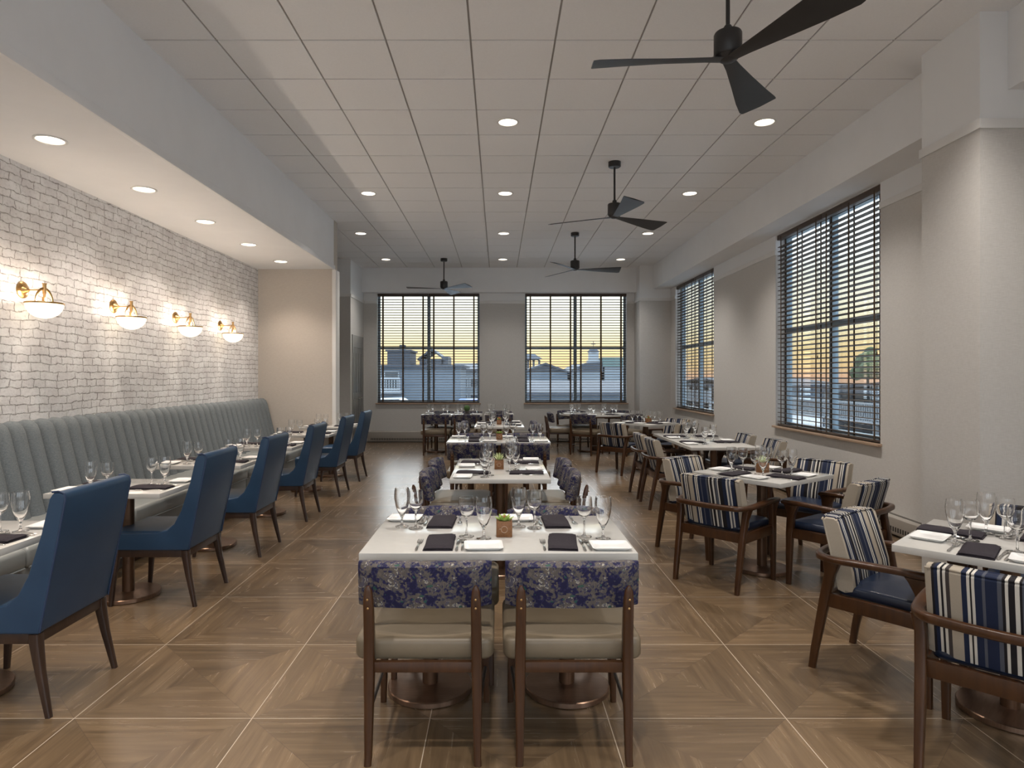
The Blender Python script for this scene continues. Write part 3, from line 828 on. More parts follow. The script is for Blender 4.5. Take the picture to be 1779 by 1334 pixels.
def make_armchair():
    o = empty('armchair')
    # arm and back hoop, one bent piece of wood
    pts, ws, hs = [], [], []
    for y, z, x in ((.262, .584, .262), (.245, .588, .264), (.12, .590, .268), (0, .586, .272), (-.10, .582, .272), (-.17, .578, .268)):
        pts.append((x, y, z)); ws.append(.050); hs.append(.030)
    ws[0] = .040; hs[0] = .020
    for a in range(15, 91, 15):
        a_ = radians(a)
        pts.append((.268 - .085 * (1 - cos(a_)), -.17 - .115 * sin(a_) - .0, .578)); ws.append(.050 - .020 * a / 90); hs.append(.030 + .008 * a / 90)
    pts.append((.09, -.300, .578)); ws.append(.028); hs.append(.038)
    mir = [(-x, y, z) for x, y, z in pts[::-1]]
    path = pts + [(0, -.304, .578)] + mir
    MB().ribbon(path, ws + [.028] + ws[::-1], hs + [.038] + hs[::-1], .010).build('arm_rail', M_WALNUT, o, smooth=50)
    for s in (-1, 1):
        MB().leg([(s * .240, -.300, 0, .030, .034), (s * .241, -.285, .10, .033, .038), (s * .245, -.235, .36, .040, .048), (s * .252, -.205, .50, .040, .050), (s * .262, -.190, .568, .046, .080)], .008).build('leg', M_WALNUT, o, smooth=45)
        MB().leg([(s * .248, .222, 0, .030, .034), (s * .248, .212, .36, .040, .050), (s * .252, .200, .50, .040, .054), (s * .260, .192, .555, .044, .088), (s * .263, .190, .574, .048, .110)], .008).build('leg', M_WALNUT, o, smooth=45)
    MB().box(-.235, .235, -.235, -.205, .335, .405).box(-.235, .235, .195, .225, .335, .405).box(-.258, -.228, -.215, .20, .335, .405).box(.228, .258, -.215, .20, .335, .405).build('seat_frame', M_WALNUT, o, .006)
    MB().puff(-.228, .228, -.195, .235, .395, .452, .05, .024, .020).build('seat', M_SEATNAVY, o, smooth=50)
    # striped back cushion
    bk, secs = MB(), []
    hw = .228
    prof = [(-.125, .425), (-.165, .412), (-.205, .420), (-.225, .50), (-.254, .62), (-.284, .73), (-.288, .760), (-.272, .776), (-.229, .776), (-.206, .760), (-.172, .66), (-.128, .52), (-.118, .45)]
    cy_, cz_ = -.19, .59
    for i in range(13):
        u = -1 + i / 6
        k = .86 if abs(u) > .99 else 1
        zk = .975 if abs(u) > .99 else 1
        secs.append([(u * hw, cy_ + (y - cy_) * k + .025 * u * u, cz_ + (z - cz_) * zk) for y, z in prof])
    bk.loft(secs).build('backrest', M_STRIPE, o, smooth=50)
    for ya, za in ((-.283, .772), (-.214, .772)):
        MB().tube([(u * hw * .985, ya + .025 * u * u, za - .010 * (abs(u) > .99)) for u in [-1 + i / 6 for i in range(13)]], .0048, 6).build('piping', M_STRIPE, o)
    for s in (-1, 1):
        MB().tube([(s * hw, y + .025, z) for y, z in ((-.276, .764), (-.242, .62), (-.214, .50), (-.198, .425))], .0042, 6).build('piping', M_STRIPE, o)
    return o

def make_blue_chair():
    o = empty('upholstered_chair')
    # shell profile in (y, z): +y = front
    side = [(-.250, .365), (-.258, .40), (-.318, .70), (-.366, .955), (-.362, .975), (-.340, .983), (-.312, .978), (-.298, .955),
            (-.262, .80), (-.205, .62), (-.160, .535), (-.110, .492), (-.045, .478), (.245, .474), (.258, .465), (.262, .440), (.258, .365)]
    MB().prism(side, .205, .250).build('side_wing', M_BLUE, o, .012, 3, 40)
    MB().prism(side, -.250, -.205).build('side_wing', M_BLUE, o, .012, 3, 40)
    back = [(-.253, .368), (-.262, .42), (-.322, .70), (-.370, .955), (-.364, .980), (-.342, .988), (-.312, .982), (-.300, .955), (-.255, .78), (-.190, .53), (-.180, .42), (-.180, .368)]
    MB().prism(back, -.246, .246).build('backrest', M_BLUE, o, .010, 3, 40)
    MB().puff(-.238, .238, -.235, .266, .372, .484, .02, .018, .010).build('seat', M_BLUE, o, smooth=50)
    MB().box(-.240, .240, -.242, -.212, .318, .368).box(-.240, .240, .215, .245, .318, .368).box(-.240, -.210, -.225, .225, .318, .368).box(.210, .240, -.225, .225, .318, .368).build('seat_frame', M_ESPRESSO, o, .003)
    for s in (-1, 1):
        MB().leg([(s * .242, -.292, 0, .024, .024), (s * .233, -.248, .20, .034, .034), (s * .228, -.228, .322, .044, .042), (s * .228, -.226, .362, .044, .042)], .005).build('leg', M_ESPRESSO, o, smooth=45)
        MB().leg([(s * .236, .255, 0, .024, .024), (s * .230, .240, .20, .032, .032), (s * .226, .225, .322, .042, .042), (s * .226, .224, .362, .042, .042)], .005).build('leg', M_ESPRESSO, o, smooth=45)
    for s in (-1, 1):
        pp = MB().tube([(s * .2475, y, z) for y, z in ((-.256, .372), (-.262, .41), (-.320, .70), (-.368, .952), (-.362, .979), (-.338, .988), (-.310, .984))], .0045, 8)
        pp.build('piping', M_NAVY, o)
    return o

# ---------------- booth: three channel-backed sections along the brick wall
def make_booth(length):
    o = empty('booth_bench')       # origin: wall side, middle; +x into the room
    h = length / 2 - .004
    MB().box(.02, .80, -h, h, 0, .10).build('plinth', M_ESPRESSO, o, .004)
    MB().box(.02, .855, -h, h, .10, .325).build('front_panel', M_GREYVINYL, o, .012, 3)
    n = 2
    cs = 2 * h / n
    for i in range(n):
        a = -h + i * cs
        cu = MB().puff(.24, .880, a + .003, a + cs - .003, .322, .452, .02, .03, .012)
        cushion = cu.build('seat_cushion', M_GREYVINYL, o, smooth=50)
        MB().tube([(.876, a + .02, .330), (.876, a + cs - .02, .330)], .006, 8).build('piping', M_GREYVINYL, cushion)
    nc = max(4, round(2 * h / .152)); cw = 2 * h / nc
    prof = [(.04, 1.135), (.075, 1.150), (.115, 1.146), (.150, 1.118), (.172, 1.07), (.190, 1.0), (.235, .82), (.285, .62), (.330, .43)]
    b_ = MB(); secs = []
    m_ = 14
    for i in range(nc):
        for k in range(m_ + (1 if i == nc - 1 else 0)):
            u = .5 - .5 * cos(pi * k / m_)
            bulge = .048 * (1 - abs(2 * u - 1) ** 3.0)
            y = -h + (i + u) * cw
            sec = [(0.02, y, .43), (0.02, y, 1.125)]
            for j, (x, z) in enumerate(prof):
                p0 = prof[max(j - 1, 0)]; p1 = prof[min(j + 1, len(prof) - 1)]
                tx, tz = p1[0] - p0[0], p1[1] - p0[1]
                l_ = sqrt(tx * tx + tz * tz)
                nx_, nz_ = -tz / l_, tx / l_
                f = .25 if j == 0 else 1
                sec.append((x + (bulge - .044) * nx_ * f, y, z + (bulge - .044) * nz_ * f))
            secs.append(sec)
    b_.loft(secs).build('backrest', M_TWEED, o, smooth=62)
    return o
for ya, yb, nm in ((.46, 2.76, 'section cut off by the left edge of the picture'), (2.77, 5.07, 'section nearest the camera'), (5.08, 7.38, 'middle section'), (7.39, 10.02, 'far section ending at the beige wall')):
    if ya < 1:
        continue
    put('booth%.2f' % (yb - ya), lambda: make_booth(yb - ya), (XL, (ya + yb) / 2, 0), 90, 'grey channel-backed booth bench along the brick wall, %s' % nm, 'booth', 'booth benches')

# ================================================================== TABLEWARE
def make_goblet():
    pr = [(.001, 0), (.033, .0008), (.0345, .002), (.033, .0034), (.012, .0075), (.0062, .014), (.0052, .024), (.0075, .030), (.0055, .036), (.0055, .044), (.010, .054), (.020, .072), (.030, .098), (.0365, .130), (.0385, .155), (.0368, .178), (.0345, .192)]
    inn = [(.0333, .192), (.0356, .177), (.0371, .155), (.0351, .130), (.0286, .099), (.018, .074), (.007, .062), (.0008, .060)]
    return MB().lathe(pr + inn, 28).build('water_goblet', M_GLASS, smooth=60)
def make_wine():
    pr = [(.001, 0), (.034, .0008), (.0355, .002), (.034, .0034), (.012, .007), (.0055, .013), (.0042, .030), (.0040, .070), (.0055, .084), (.014, .092), (.027, .106), (.0355, .126), (.0375, .146), (.0368, .166), (.0348, .184)]
    inn = [(.0337, .184), (.0356, .165), (.0362, .146), (.0343, .127), (.0255, .1075), (.0125, .0955), (.0008, .092)]
    return MB().lathe(pr + inn, 28).build('wine_glass', M_GLASS, smooth=60)
def make_plate():
    o = empty('bread_plate')
    w, d = .168, .138
    secs = []
    for ins, z in ((.018, 0), (.014, .003), (.002, .012), (0, .0145), (.0025, .0150), (.016, .0078), (.021, .0062), (.05, .0060)):
        secs.append([(a, b_, z) for a, b_ in rrect(w - 2 * ins, d - 2 * ins, .012 if ins < .03 else .006, 3)])
    p_ = MB().loft(secs).build('bread_plate', M_CHINA, None, smooth=40)
    bpy.data.objects.remove(o)
    return p_
def make_napkin(seed):
    rnd_ = random.Random(seed)
    w, d = .128, .262
    o = MB(); nx, ny = 8, 14
    def layer(x0, x1, y0, y1, zb, th, ph):
        secs = []
        for j in range(ny + 1):
            v = j / ny; y = y0 + (y1 - y0) * v
            ring = []
            for i in range(nx + 1):
                u = i / nx
                ring.append((x0 + (x1 - x0) * u, y, zb))
            for i in range(nx, -1, -1):
                u = i / nx
                e = min(1, min(u, 1 - u) * 9 + .35) * min(1, min(v, 1 - v) * 12 + .4)
                ring.append((x0 + (x1 - x0) * u + .0015 * sin(ph + v * 7), y, zb + th * e + .0022 * sin(ph + 5 * v + 3 * u) * e))
            secs.append(ring)
        o.loft(secs)
    ph = rnd_.uniform(0, 6)
    layer(-w / 2, w / 2, -d / 2, d / 2, 0, .009, ph)
    layer(-w / 2 + .003, w / 2 - .002, -d / 2 + .002, d / 2 - rnd_.choice((.004, .012)), .0085, .0085, ph + 1.3)
    return o.build('napkin', M_NAPKIN, None, smooth=50)
def handle(mb_, y0, y1, w0=.0036, w1=.0065):
    secs = []
    for k in range(9):
        u = k / 8; y = y0 + (y1 - y0) * u
        w = w1 + (w0 - w1) * min(1, u * 1.25); z = .0025 + .0045 * sin(pi * u)
        if k == 0:
            w *= .6
        secs.append([(a, y, z + c) for a, c in rrect(2 * w, .0028, .0012, 1)])
    return mb_.loft(secs)
def make_fork():
    m_ = handle(MB(), -.095, .022)
    secs = []
    for y, w, z in ((.020, .0036, .0026), (.032, .0105, .0022), (.048, .0125, .0020), (.054, .0125, .0026)):
        secs.append([(a, y, z + c) for a, c in rrect(2 * w, .002, .0008, 1)])
    m_.loft(secs)
    for x in (-.0107, -.0036, .0036, .0107):
        m_.loft([[(x + a, y, z + c) for a, c in rrect(w, .0018, .0006, 1)] for y, z, w in ((.052, .0026, .0036), (.075, .0052, .0034), (.098, .0048, .0016))])
    return m_.build('fork', M_STEEL, None, smooth=50)
def make_knife():
    m_ = handle(MB(), -.105, 0, .0042, .0068)
    m_.loft([[(a, y, .0022 + c) for a, c in rrect(w, .0018, .0006, 1)] for y, w in ((-.002, .007), (.01, .014), (.07, .016), (.10, .012), (.112, .003))])
    return m_.build('knife', M_STEEL, None, smooth=50)
def make_spoon():
    m_ = handle(MB(), -.095, .036)
    secs = []
    for k in range(1, 9):
        r = k / 8
        secs.append([(.0165 * r * cos(a), .058 + .026 * r * sin(a), .0008 + .0070 * r * r) for a in [2 * pi * j / 20 for j in range(20)]])
    inner = [[(x * .97, .058 + (y - .058) * .97, z + .0014) for x, y, z in s_] for s_ in secs[::-1]]
    m_.loft(secs + inner)
    return m_.build('spoon', M_STEEL, None, smooth=50)

def make_planter(kind):
    o = empty('succulent_planter')
    if kind == 'ball':
        MB().lathe([(.036, 0), (.045, .01), (.050, .06), (.046, .064), (.040, .058), (.004, .056)], 24).build('pot', M_DARKMETAL, o)
        b_ = MB(); rr_ = random.Random(3)
        for a in range(1, 12):
            pass
        secs = []
        for i in range(0, 13):
            th = pi * i / 12
            secs.append([((.062 + rr_.uniform(-.004, .004)) * max(sin(th), .02) * cos(2 * pi * k / 20), (.062 + rr_.uniform(-.004, .004)) * max(sin(th), .02) * sin(2 * pi * k / 20), .112 - .060 * cos(th)) for k in range(20)])
        b_.loft(secs).build('foliage', M_MOSS, o, smooth=80)
        return o
    w = .037
    pot = MB()
    pot.loft([[(a, b_, z) for a, b_ in rrect(2 * (w - i), 2 * (w - i), .004, 2)] for i, z in ((.001, 0), (0, .002), (0, .071), (.001, .073), (.007, .073), (.008, .064))])
    p_ = pot.build('pot', M_CUBE, o)
    ring = MB().tube([(.0145 * cos(2 * pi * k / 20), -w - .0004, .036 + .0145 * sin(2 * pi * k / 20)) for k in range(21)], .0016, 6, False)
    ring.tube([(-.0145, -w - .0004, .036), (-.020, -w - .0004, .040), (-.024, -w - .0004, .036)], .0014, 6)
    ring.build('ring_emblem', M_SILL, p_)
    rows_ = {'rosette': [(7, .046, 22, .020), (7, .038, 45, .018), (5, .026, 68, .014)], 'agave': [(9, .062, 28, .010), (8, .066, 55, .009), (5, .062, 78, .008)], 'red': [(6, .050, 40, .012), (6, .052, 62, .010), (4, .045, 82, .009)]}[kind]
    for ri, (n, ln, el, wd) in enumerate(rows_):
        lf = MB()
        for k in range(n):
            az = 2 * pi * (k + .5 * ri) / n + .2
            e = radians(el); secs = []
            for u in (0, .25, .5, .75, .93, 1.0):
                wv = wd * (.55 + 1.0 * u - 1.45 * u * u) if u < 1 else .0008
                rad_ = .004 + ln * u * cos(e); z = .064 + ln * u * sin(e) + .006 * u * u
                th = max(wv * .28, .0006)
                secs.append([(rad_ - th * sin(e) * c2, w2, z + th * cos(e) * c2) for w2, c2 in ((-wv, .4), (0, -1), (wv, .4), (0, .5))])
            part = MB().loft(secs).xf(Matrix.Rotation(az, 4, 'Z'))
            lf.add(part.v, part.f)
        mt = {'rosette': (M_LEAF, M_LEAF, M_LEAFRED), 'agave': (M_LEAFPALE,) * 3, 'red': (M_LEAF, M_LEAFRED, M_LEAFRED)}[kind][ri]
        lf.build('leaves', mt, o, smooth=50)
    return o

RG = random.Random(11)
def setting(mx_, my_, phi, where, detail=True, shift=0.0, nk=0, spread=1.0, short=False, stem=None):
    """one place laid at table-edge point (mx_, my_) for a diner facing phi (degrees)"""
    a = radians(phi - 90)
    def w(x, y):
        return (mx_ + x * cos(a) - y * sin(a), my_ + x * sin(a) + y * cos(a), TH)
    j = lambda s_: RG.uniform(-s_, s_)
    sh = shift
    put('napkin%d' % (nk % 3), lambda: make_napkin(nk % 3), w(sh + j(.006), .165 if not short else .134), phi + j(5), 'charcoal napkin %s' % where, 'napkin', 'folded napkins')
    put('plate', make_plate, w(sh + .195 * spread, .092), phi + j(4), 'white bread plate %s' % where, 'plate', 'bread plates')
    gy = .265 if not short else .205
    wpos, gpos = stem or ((sh + .112, gy + .02), (sh + .192, gy - .016))
    put('wine', make_wine, w(wpos[0] + j(.005), wpos[1] + j(.006)), phi, 'long-stemmed wine glass %s' % where, 'glass', 'wine glasses')
    put('goblet', make_goblet, w(gpos[0] + j(.005), gpos[1] + j(.005)), phi, 'tall water goblet %s' % where, 'glass', 'water goblets')
    if detail:
        put('fork', make_fork, w(sh - .092, .125), phi + j(3), 'steel fork %s' % where, 'fork', 'forks')
        put('knife', make_knife, w(sh + .080, .130), phi + j(2), 'steel knife %s' % where, 'knife', 'knives')
        put('spoon', make_spoon, w(sh + .103, .125), phi + j(2), 'steel spoon %s' % where, 'spoon', 'spoons')

# ================================================================== THE TABLES AND WHO SITS AT THEM
def rot(px, py, a):
    a = radians(a)
    return px * cos(a) - py * sin(a), px * sin(a) + py * cos(a)
def at_table(cx, cy, ang, lx, ly):
    x, y = rot(lx, ly, ang)
    return cx + x, cy + y

# ---- centre row: tables set across (chairs front and back) and along (chairs left and right) in turn
cw_, cd_ = 1.176, .735
def across(key, cy, name, near_out, far_out, detail, cx=0.0, plant=None, near=True):
    put('table_long', lambda: make_table(cw_, cd_, 2), (cx, cy, 0), 90, 'long white-topped dining table on two bronze pedestals, %s' % name, 'table', 'long dining tables')
    nk = 0
    for sx, sn in ((-.29, 'left'), (.29, 'right')):
        sh_n = .03 if sn == 'left' and key == 'C1' else 0.0
        setting(cx + sx, cy - cd_ / 2, 90, 'at the near %s seat of %s' % (sn, name), detail, sh_n, nk)
        setting(cx + sx, cy + cd_ / 2, -90, 'at the far %s seat of %s' % (sn, name), detail, 0.0, nk + 1)
        put('floral', make_floral_chair, (cx + sx, cy - cd_ / 2 + .005 - near_out, 0), 90, 'floral-backed wooden chair at the near %s side of %s' % (sn, name), 'chair', 'floral-backed chairs')
        put('floral', make_floral_chair, (cx + sx + .02, cy + cd_ / 2 + far_out, 0), -90, 'floral-backed wooden chair at the far %s side of %s' % (sn, name), 'chair', 'floral-backed chairs')
        nk += 1
def along(key, cy, name, detail, cx=.012):
    put('table_long', lambda: make_table(cw_, cd_, 2), (cx, cy, 0), 180, 'long white-topped dining table on two bronze pedestals, %s' % name, 'table', 'long dining tables')
    nk = 0
    for dy, dn in ((-.32, 'near'), (.30, 'far')):
        for s, sn in ((-1, 'left'), (1, 'right')):
            setting(cx + s * cd_ / 2, cy + dy * .95, 0 if s < 0 else 180, 'at the %s %s seat of %s' % (dn, sn, name), detail, 0.0, nk)
            put('floral', make_floral_chair, (cx + s * (cd_ / 2 - .01), cy + dy, 0), 0 if s < 0 else 180, 'floral-backed wooden chair at the %s %s side of %s' % (dn, sn, name), 'chair', 'floral-backed chairs')
            nk += 1
across('C1', 3.092, 'the foremost centre table', 0.0, -.09, True)
along('C2', 5.27, 'the second centre table', True)
across('C3', 7.65, 'the third centre table', .12, -.05, True)
along('C4', 10.10, 'the fourth centre table', False)
put('plant_rosette', lambda: make_planter('rosette'), (.027, 3.03, TH), 90, 'green rosette succulent in a wooden cube on the foremost centre table', 'plant', 'table succulents')
put('plant_agave', lambda: make_planter('agave'), (.005, 5.21, TH), 90, 'pale spiky succulent in a wooden cube on the second centre table', 'plant', 'table succulents')
put('plant_rosette', lambda: make_planter('rosette'), (.01, 7.62, TH), 90, 'small green succulent in a wooden cube on the third centre table', 'plant', 'table succulents')
put('plant_red', lambda: make_planter('red'), (.01, 10.0, TH), 90, 'reddish succulent in a wooden cube on the fourth centre table', 'plant', 'table succulents')
# end of the centre row: a small square table
nm = 'the last, small centre table'
put('table_sm', lambda: make_table(.58, .735, 1), (.012, 12.86, 0), 90, 'small square white-topped table ending the centre row near the back wall', 'table', 'square dining tables')
for s, sn in ((-1, 'near'), (1, 'far')):
    setting(.012, 12.86 + s * .3675, 90 if s < 0 else -90, 'at the %s side of %s' % (sn, nm), False)
    put('floral', make_floral_chair, (.012, 12.86 + s * .40, 0), 90 if s < 0 else -90, 'floral-backed wooden chair at the %s side of %s' % (sn, nm), 'chair', 'floral-backed chairs')
# table below the left back window
across('B1', 12.80, 'the table below the left back window', .05, .0, False, cx=-.905)
put('plant_ball', lambda: make_planter('ball'), (-.625, 12.79, TH), 90, 'round moss ball in a dark pot on the table below the left back window', 'plant', 'table succulents')
# round table below the right back window
rx_, ry_, rr = 1.92, 12.98, .70
nm = 'the big round table'
put('table_round', lambda: make_table(2 * rr, 2 * rr, 1, 'round'), (rx_, ry_, 0), 90, 'large round white-topped table below the right back window', 'table')
seats = [((1.22, 12.90), 0, 'leftmost'), ((1.68, 12.40), 58, 'near left'), ((2.44, 12.30), 118, 'near right'), ((1.55, 13.58), -62, 'far left'), ((2.42, 13.56), -120, 'far right')]
for k, ((x, y), ph, wd) in enumerate(seats):
    put('floral', make_floral_chair, (x, y, 0), ph, 'floral-backed wooden chair, %s at %s' % (wd, nm), 'chair', 'floral-backed chairs')
    d_ = Vector((x - rx_, y - ry_)).normalized() * (rr - .02)
    setting(rx_ + d_.x, ry_ + d_.y, math.degrees(atan2(-d_.y, -d_.x)), 'at the %s seat of %s' % (wd, nm), False, -.085, k, .98, True)

# ---- window side: square tables turned 36-44 degrees, striped armchairs
def arm(x, y, ph, label):
    put('armchair', make_armchair, (x, y, 0), ph, label, 'chair', 'striped armchairs')
def diamond(cx, cy, ang, name, lab, chairs, detail, plant=None, skip=()):
    put('table_sq', lambda: make_table(.735, .735, 1), (cx, cy, 0), 90 + ang, 'square white-topped table set cornerwise, %s' % lab, 'table', 'square dining tables')
    # four sides: the outward direction of each
    for k, (sn, off) in enumerate((('near left', 180), ('far left', 90), ('far right', 0), ('near right', 270))):
        if sn in skip:
            continue
        o_ = radians(ang + off)
        setting(cx + .3675 * cos(o_), cy + .3675 * sin(o_), ang + off + 180, 'on the %s side of %s' % (sn, name), detail, -.072, k, .98, True)
    for sn, x, y, ph in chairs:
        arm(x, y, ph, 'navy striped armchair on the %s side of %s' % (sn, name))
diamond(2.262, 2.862, 44, 'the window-side table nearest the camera', 'nearest the camera, cut off at the right edge',
        [('far left', 1.985, 3.24, -51), ('near left', 1.97, 2.49, 45), ('far right', 2.76, 3.30, 225)], True)
diamond(2.03, 4.99, 36, 'the second window-side table', 'second along the window side',
        [('near left', 1.685, 4.785, 42), ('far left', 1.76, 5.565, -53), ('near right', 2.415, 4.62, 127), ('far right', 2.58, 5.36, 217)], True)
put('plant_agave', None, (2.05, 5.03, TH), 126, 'pale succulent in a wooden cube on the second window-side table', 'plant', 'table succulents')
nm = 'the long window-side table'
put('table_w3', lambda: make_table(.72, 1.67, 2), (2.37, 7.60, 0), 90, 'longest white-topped table, third along the window side, on two pedestals', 'table')
for k, (y, dn) in enumerate(((7.28, 'near'), (7.98, 'far'))):
    setting(2.37 - .36, y, 0, 'at the %s left seat of %s' % (dn, nm), True, 0, k)
    setting(2.37 + .36, y, 180, 'at the %s right seat of %s' % (dn, nm), True, 0, k + 1)
for x, y, ph, wd in ((1.985, 7.455, 0, 'near left'), (1.99, 8.10, 0, 'far left'), (2.90, 7.30, 180, 'near right'), (2.85, 8.02, 180, 'far right')):
    arm(x, y, ph, 'navy striped armchair at the %s side of %s' % (wd, nm))
diamond(2.37, 10.40, 36, 'the farthest window-side table', 'farthest along the window side',
        [('near left', 1.90, 10.05, 42), ('near right', 2.72, 9.94, 126), ('far right', 2.84, 10.76, 217)], False)
put('plant_red', None, (2.40, 10.36, TH), 126, 'small succulent in a wooden cube on the farthest window-side table', 'plant', 'table succulents')

# ---- booth side: small tables between the booth and the blue chairs
ords = ['nearest the camera', 'second from the camera', 'third from the camera', 'fourth from the camera', 'fifth from the camera', 'farthest from the camera']
ty = [3.04, 4.40, 5.69, 7.02, 8.48, 9.73]
cy6 = [3.07, 4.43, 5.575, 6.87, 8.25, 9.40]
for k in range(6):
    nm = 'the booth table %s' % ords[k]
    put('table_booth', lambda: make_table(.74, .60, 1), (-2.515, ty[k], 0), 90, 'small pale-topped booth table with one pedestal, %s' % ords[k], 'table', 'booth tables')
    setting(-2.515 + .37, ty[k] - .03, 180, 'on the aisle side of %s' % nm, k < 4, -.06, k, 1.41, False, ((.085, .245), (.090, .150)))
    setting(-2.515 - .37, ty[k] + .03, 0, 'on the booth side of %s' % nm, k < 4, -.06, k + 1, 1.41, False, ((.215, .335), (.225, .240)))
    put('blue', make_blue_chair, (-2.255, cy6[k], 0), 180, 'tall blue leather chair facing the booth, %s' % ['nearest the camera', 'second from the camera', 'third from the camera', 'fourth from the camera', 'fifth from the camera', 'farthest from the camera'][k], 'chair', 'blue leather chairs')

# ================================================================== OUTSIDE THE WINDOWS
GZ = -1.1
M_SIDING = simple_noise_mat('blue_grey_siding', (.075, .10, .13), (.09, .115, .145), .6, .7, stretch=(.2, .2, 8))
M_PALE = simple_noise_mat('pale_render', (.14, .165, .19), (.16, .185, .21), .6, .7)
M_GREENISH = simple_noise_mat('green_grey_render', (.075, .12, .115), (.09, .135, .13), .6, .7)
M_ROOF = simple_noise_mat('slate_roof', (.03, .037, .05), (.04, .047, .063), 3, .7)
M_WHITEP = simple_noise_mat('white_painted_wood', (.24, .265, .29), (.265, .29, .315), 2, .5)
M_EXTGLASS, _, _ = mat('dark_house_window', (.04, .05, .06), .1)
M_BOUNCE_STREET = simple_noise_mat('street', (.42, .42, .42), (.48, .48, .48), 1.5, .8)  # street colour lightened so that it bounces daylight up onto the ceiling
M_TREE = simple_noise_mat('tree_leaves', (.035, .06, .025), (.07, .10, .04), 3, .8, bs=.4)
M_TRUNK = simple_noise_mat('tree_bark', (.06, .045, .035), (.09, .07, .05), 8, .85)
st_ = struct('ground', MB().box(-90, 90, YB + .4, 160, GZ - .2, GZ).box(XR + .5, 90, -40, YB + .4, GZ - .2, GZ), M_BOUNCE_STREET)

def gable(mb_, x0, x1, y0, y1, z0, zr, along_y=True, ov=.25):
    if along_y:
        m_ = (x0 + x1) / 2
        return mb_.loft([[(x0 - ov, y, z0 - .05), (m_, y, zr), (x1 + ov, y, z0 - .05), (x1 + ov, y, z0 - .17), (m_, y, zr - .14), (x0 - ov, y, z0 - .17)] for y in (y0 - ov, y1 + ov)])
    m_ = (y0 + y1) / 2
    return mb_.loft([[(x, y0 - ov, z0 - .05), (x, m_, zr), (x, y1 + ov, z0 - .05), (x, y1 + ov, z0 - .17), (x, m_, zr - .14), (x, y0 - ov, z0 - .17)] for x in (x0 - ov, x1 + ov)])
def wins(parent, spots_, axis, d):
    for u0, u1, za, zb in spots_:
        if axis == 'x':
            f = MB().box(u0 - .06, u1 + .06, d - .05, d + .05, za - .06, zb + .06).build('window', M_WHITEP, parent)
            MB().box(u0, u1, d - .07, d, za, zb).build('pane', M_EXTGLASS, f)
        else:
            f = MB().box(d - .05, d + .05, u0 - .06, u1 + .06, za - .06, zb + .06).build('window', M_WHITEP, parent)
            MB().box(d - .07, d, u0, u1, za, zb).build('pane', M_EXTGLASS, f)
def railing(parent, pts, z0, z1, m_):
    r_ = MB()
    (xa, ya), (xb, yb) = pts
    n = int(Vector((xb - xa, yb - ya)).length / .16)
    for k in range(n + 1):
        u = k / n; x, y = xa + (xb - xa) * u, ya + (yb - ya) * u
        r_.box(x - .025, x + .025, y - .025, y + .025, z0, z1)
    r_.tube([(xa, ya, z1), (xb, yb, z1)], .05, 6).tube([(xa, ya, z0 + .08), (xb, yb, z0 + .08)], .04, 6)
    return r_.build('railing', m_, parent, 0)
# left window: siding house with a stepped roofline and a balcony
o = tag(empty('house', (-5, 40, GZ)), 'blue-grey sided house with a stepped roofline beyond the left back window', 'house')
def off(mb_, dx, dy, dz=GZ):
    mb_.v = [(x - dx, y - dy, z - dz) for x, y, z in mb_.v]
    return mb_
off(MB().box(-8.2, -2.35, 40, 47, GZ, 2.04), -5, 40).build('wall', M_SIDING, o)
off(MB().box(-8.5, -2.1, 39.7, 47.3, 2.04, 2.18), -5, 40).build('eave', M_ROOF, o)
off(MB().box(-7.04, -5.6, 41, 44, 2.18, 3.05).box(-7.15, -5.5, 40.9, 44.1, 3.05, 3.16), -5, 40).build('upper_storey', M_ROOF, o)
g_ = MB().box(-5.0, -3.5, 41, 45, 2.18, 2.6); gable(g_, -5.0, -3.5, 41, 45, 2.65, 3.25, True, .12)
g_.box(-3.6, -3.2, 41, 44, 2.18, 2.75)
off(g_, -5, 40).build('gable_roof', M_ROOF, o)
off(MB().box(-6.35, -6.0, 41.5, 42, 3.16, 3.5), -5, 40).build('chimney', M_ROOF, o)
b_ = off(MB().box(-7.3, -5.9, 39.0, 40, .45, .60), -5, 40).build('balcony_floor', M_WHITEP, o)
rl = railing(o, ((-7.25 + 5, 39.05 - 40), (-5.95 + 5, 39.05 - 40)), .6 - GZ, 1.35 - GZ, M_WHITEP)
wins(o, [(-7.0 + 5, -6.2 + 5, .75 - GZ, 1.75 - GZ)], 'x', 0)
o = tag(empty('house', (-2.2, 49, GZ)), 'low house with white windows at the right of the left back window view', 'house')
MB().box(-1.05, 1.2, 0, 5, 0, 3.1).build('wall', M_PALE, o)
gable(MB(), -1.05, 1.2, 0, 5, 3.15, 3.62, False, .3).build('roof', M_ROOF, o)
wins(o, [(-.7, -.2, .6, 1.2), (.1, .6, .6, 1.2), (-.7, -.2, 1.8, 2.4), (.1, .6, 1.8, 2.4)], 'x', 0)
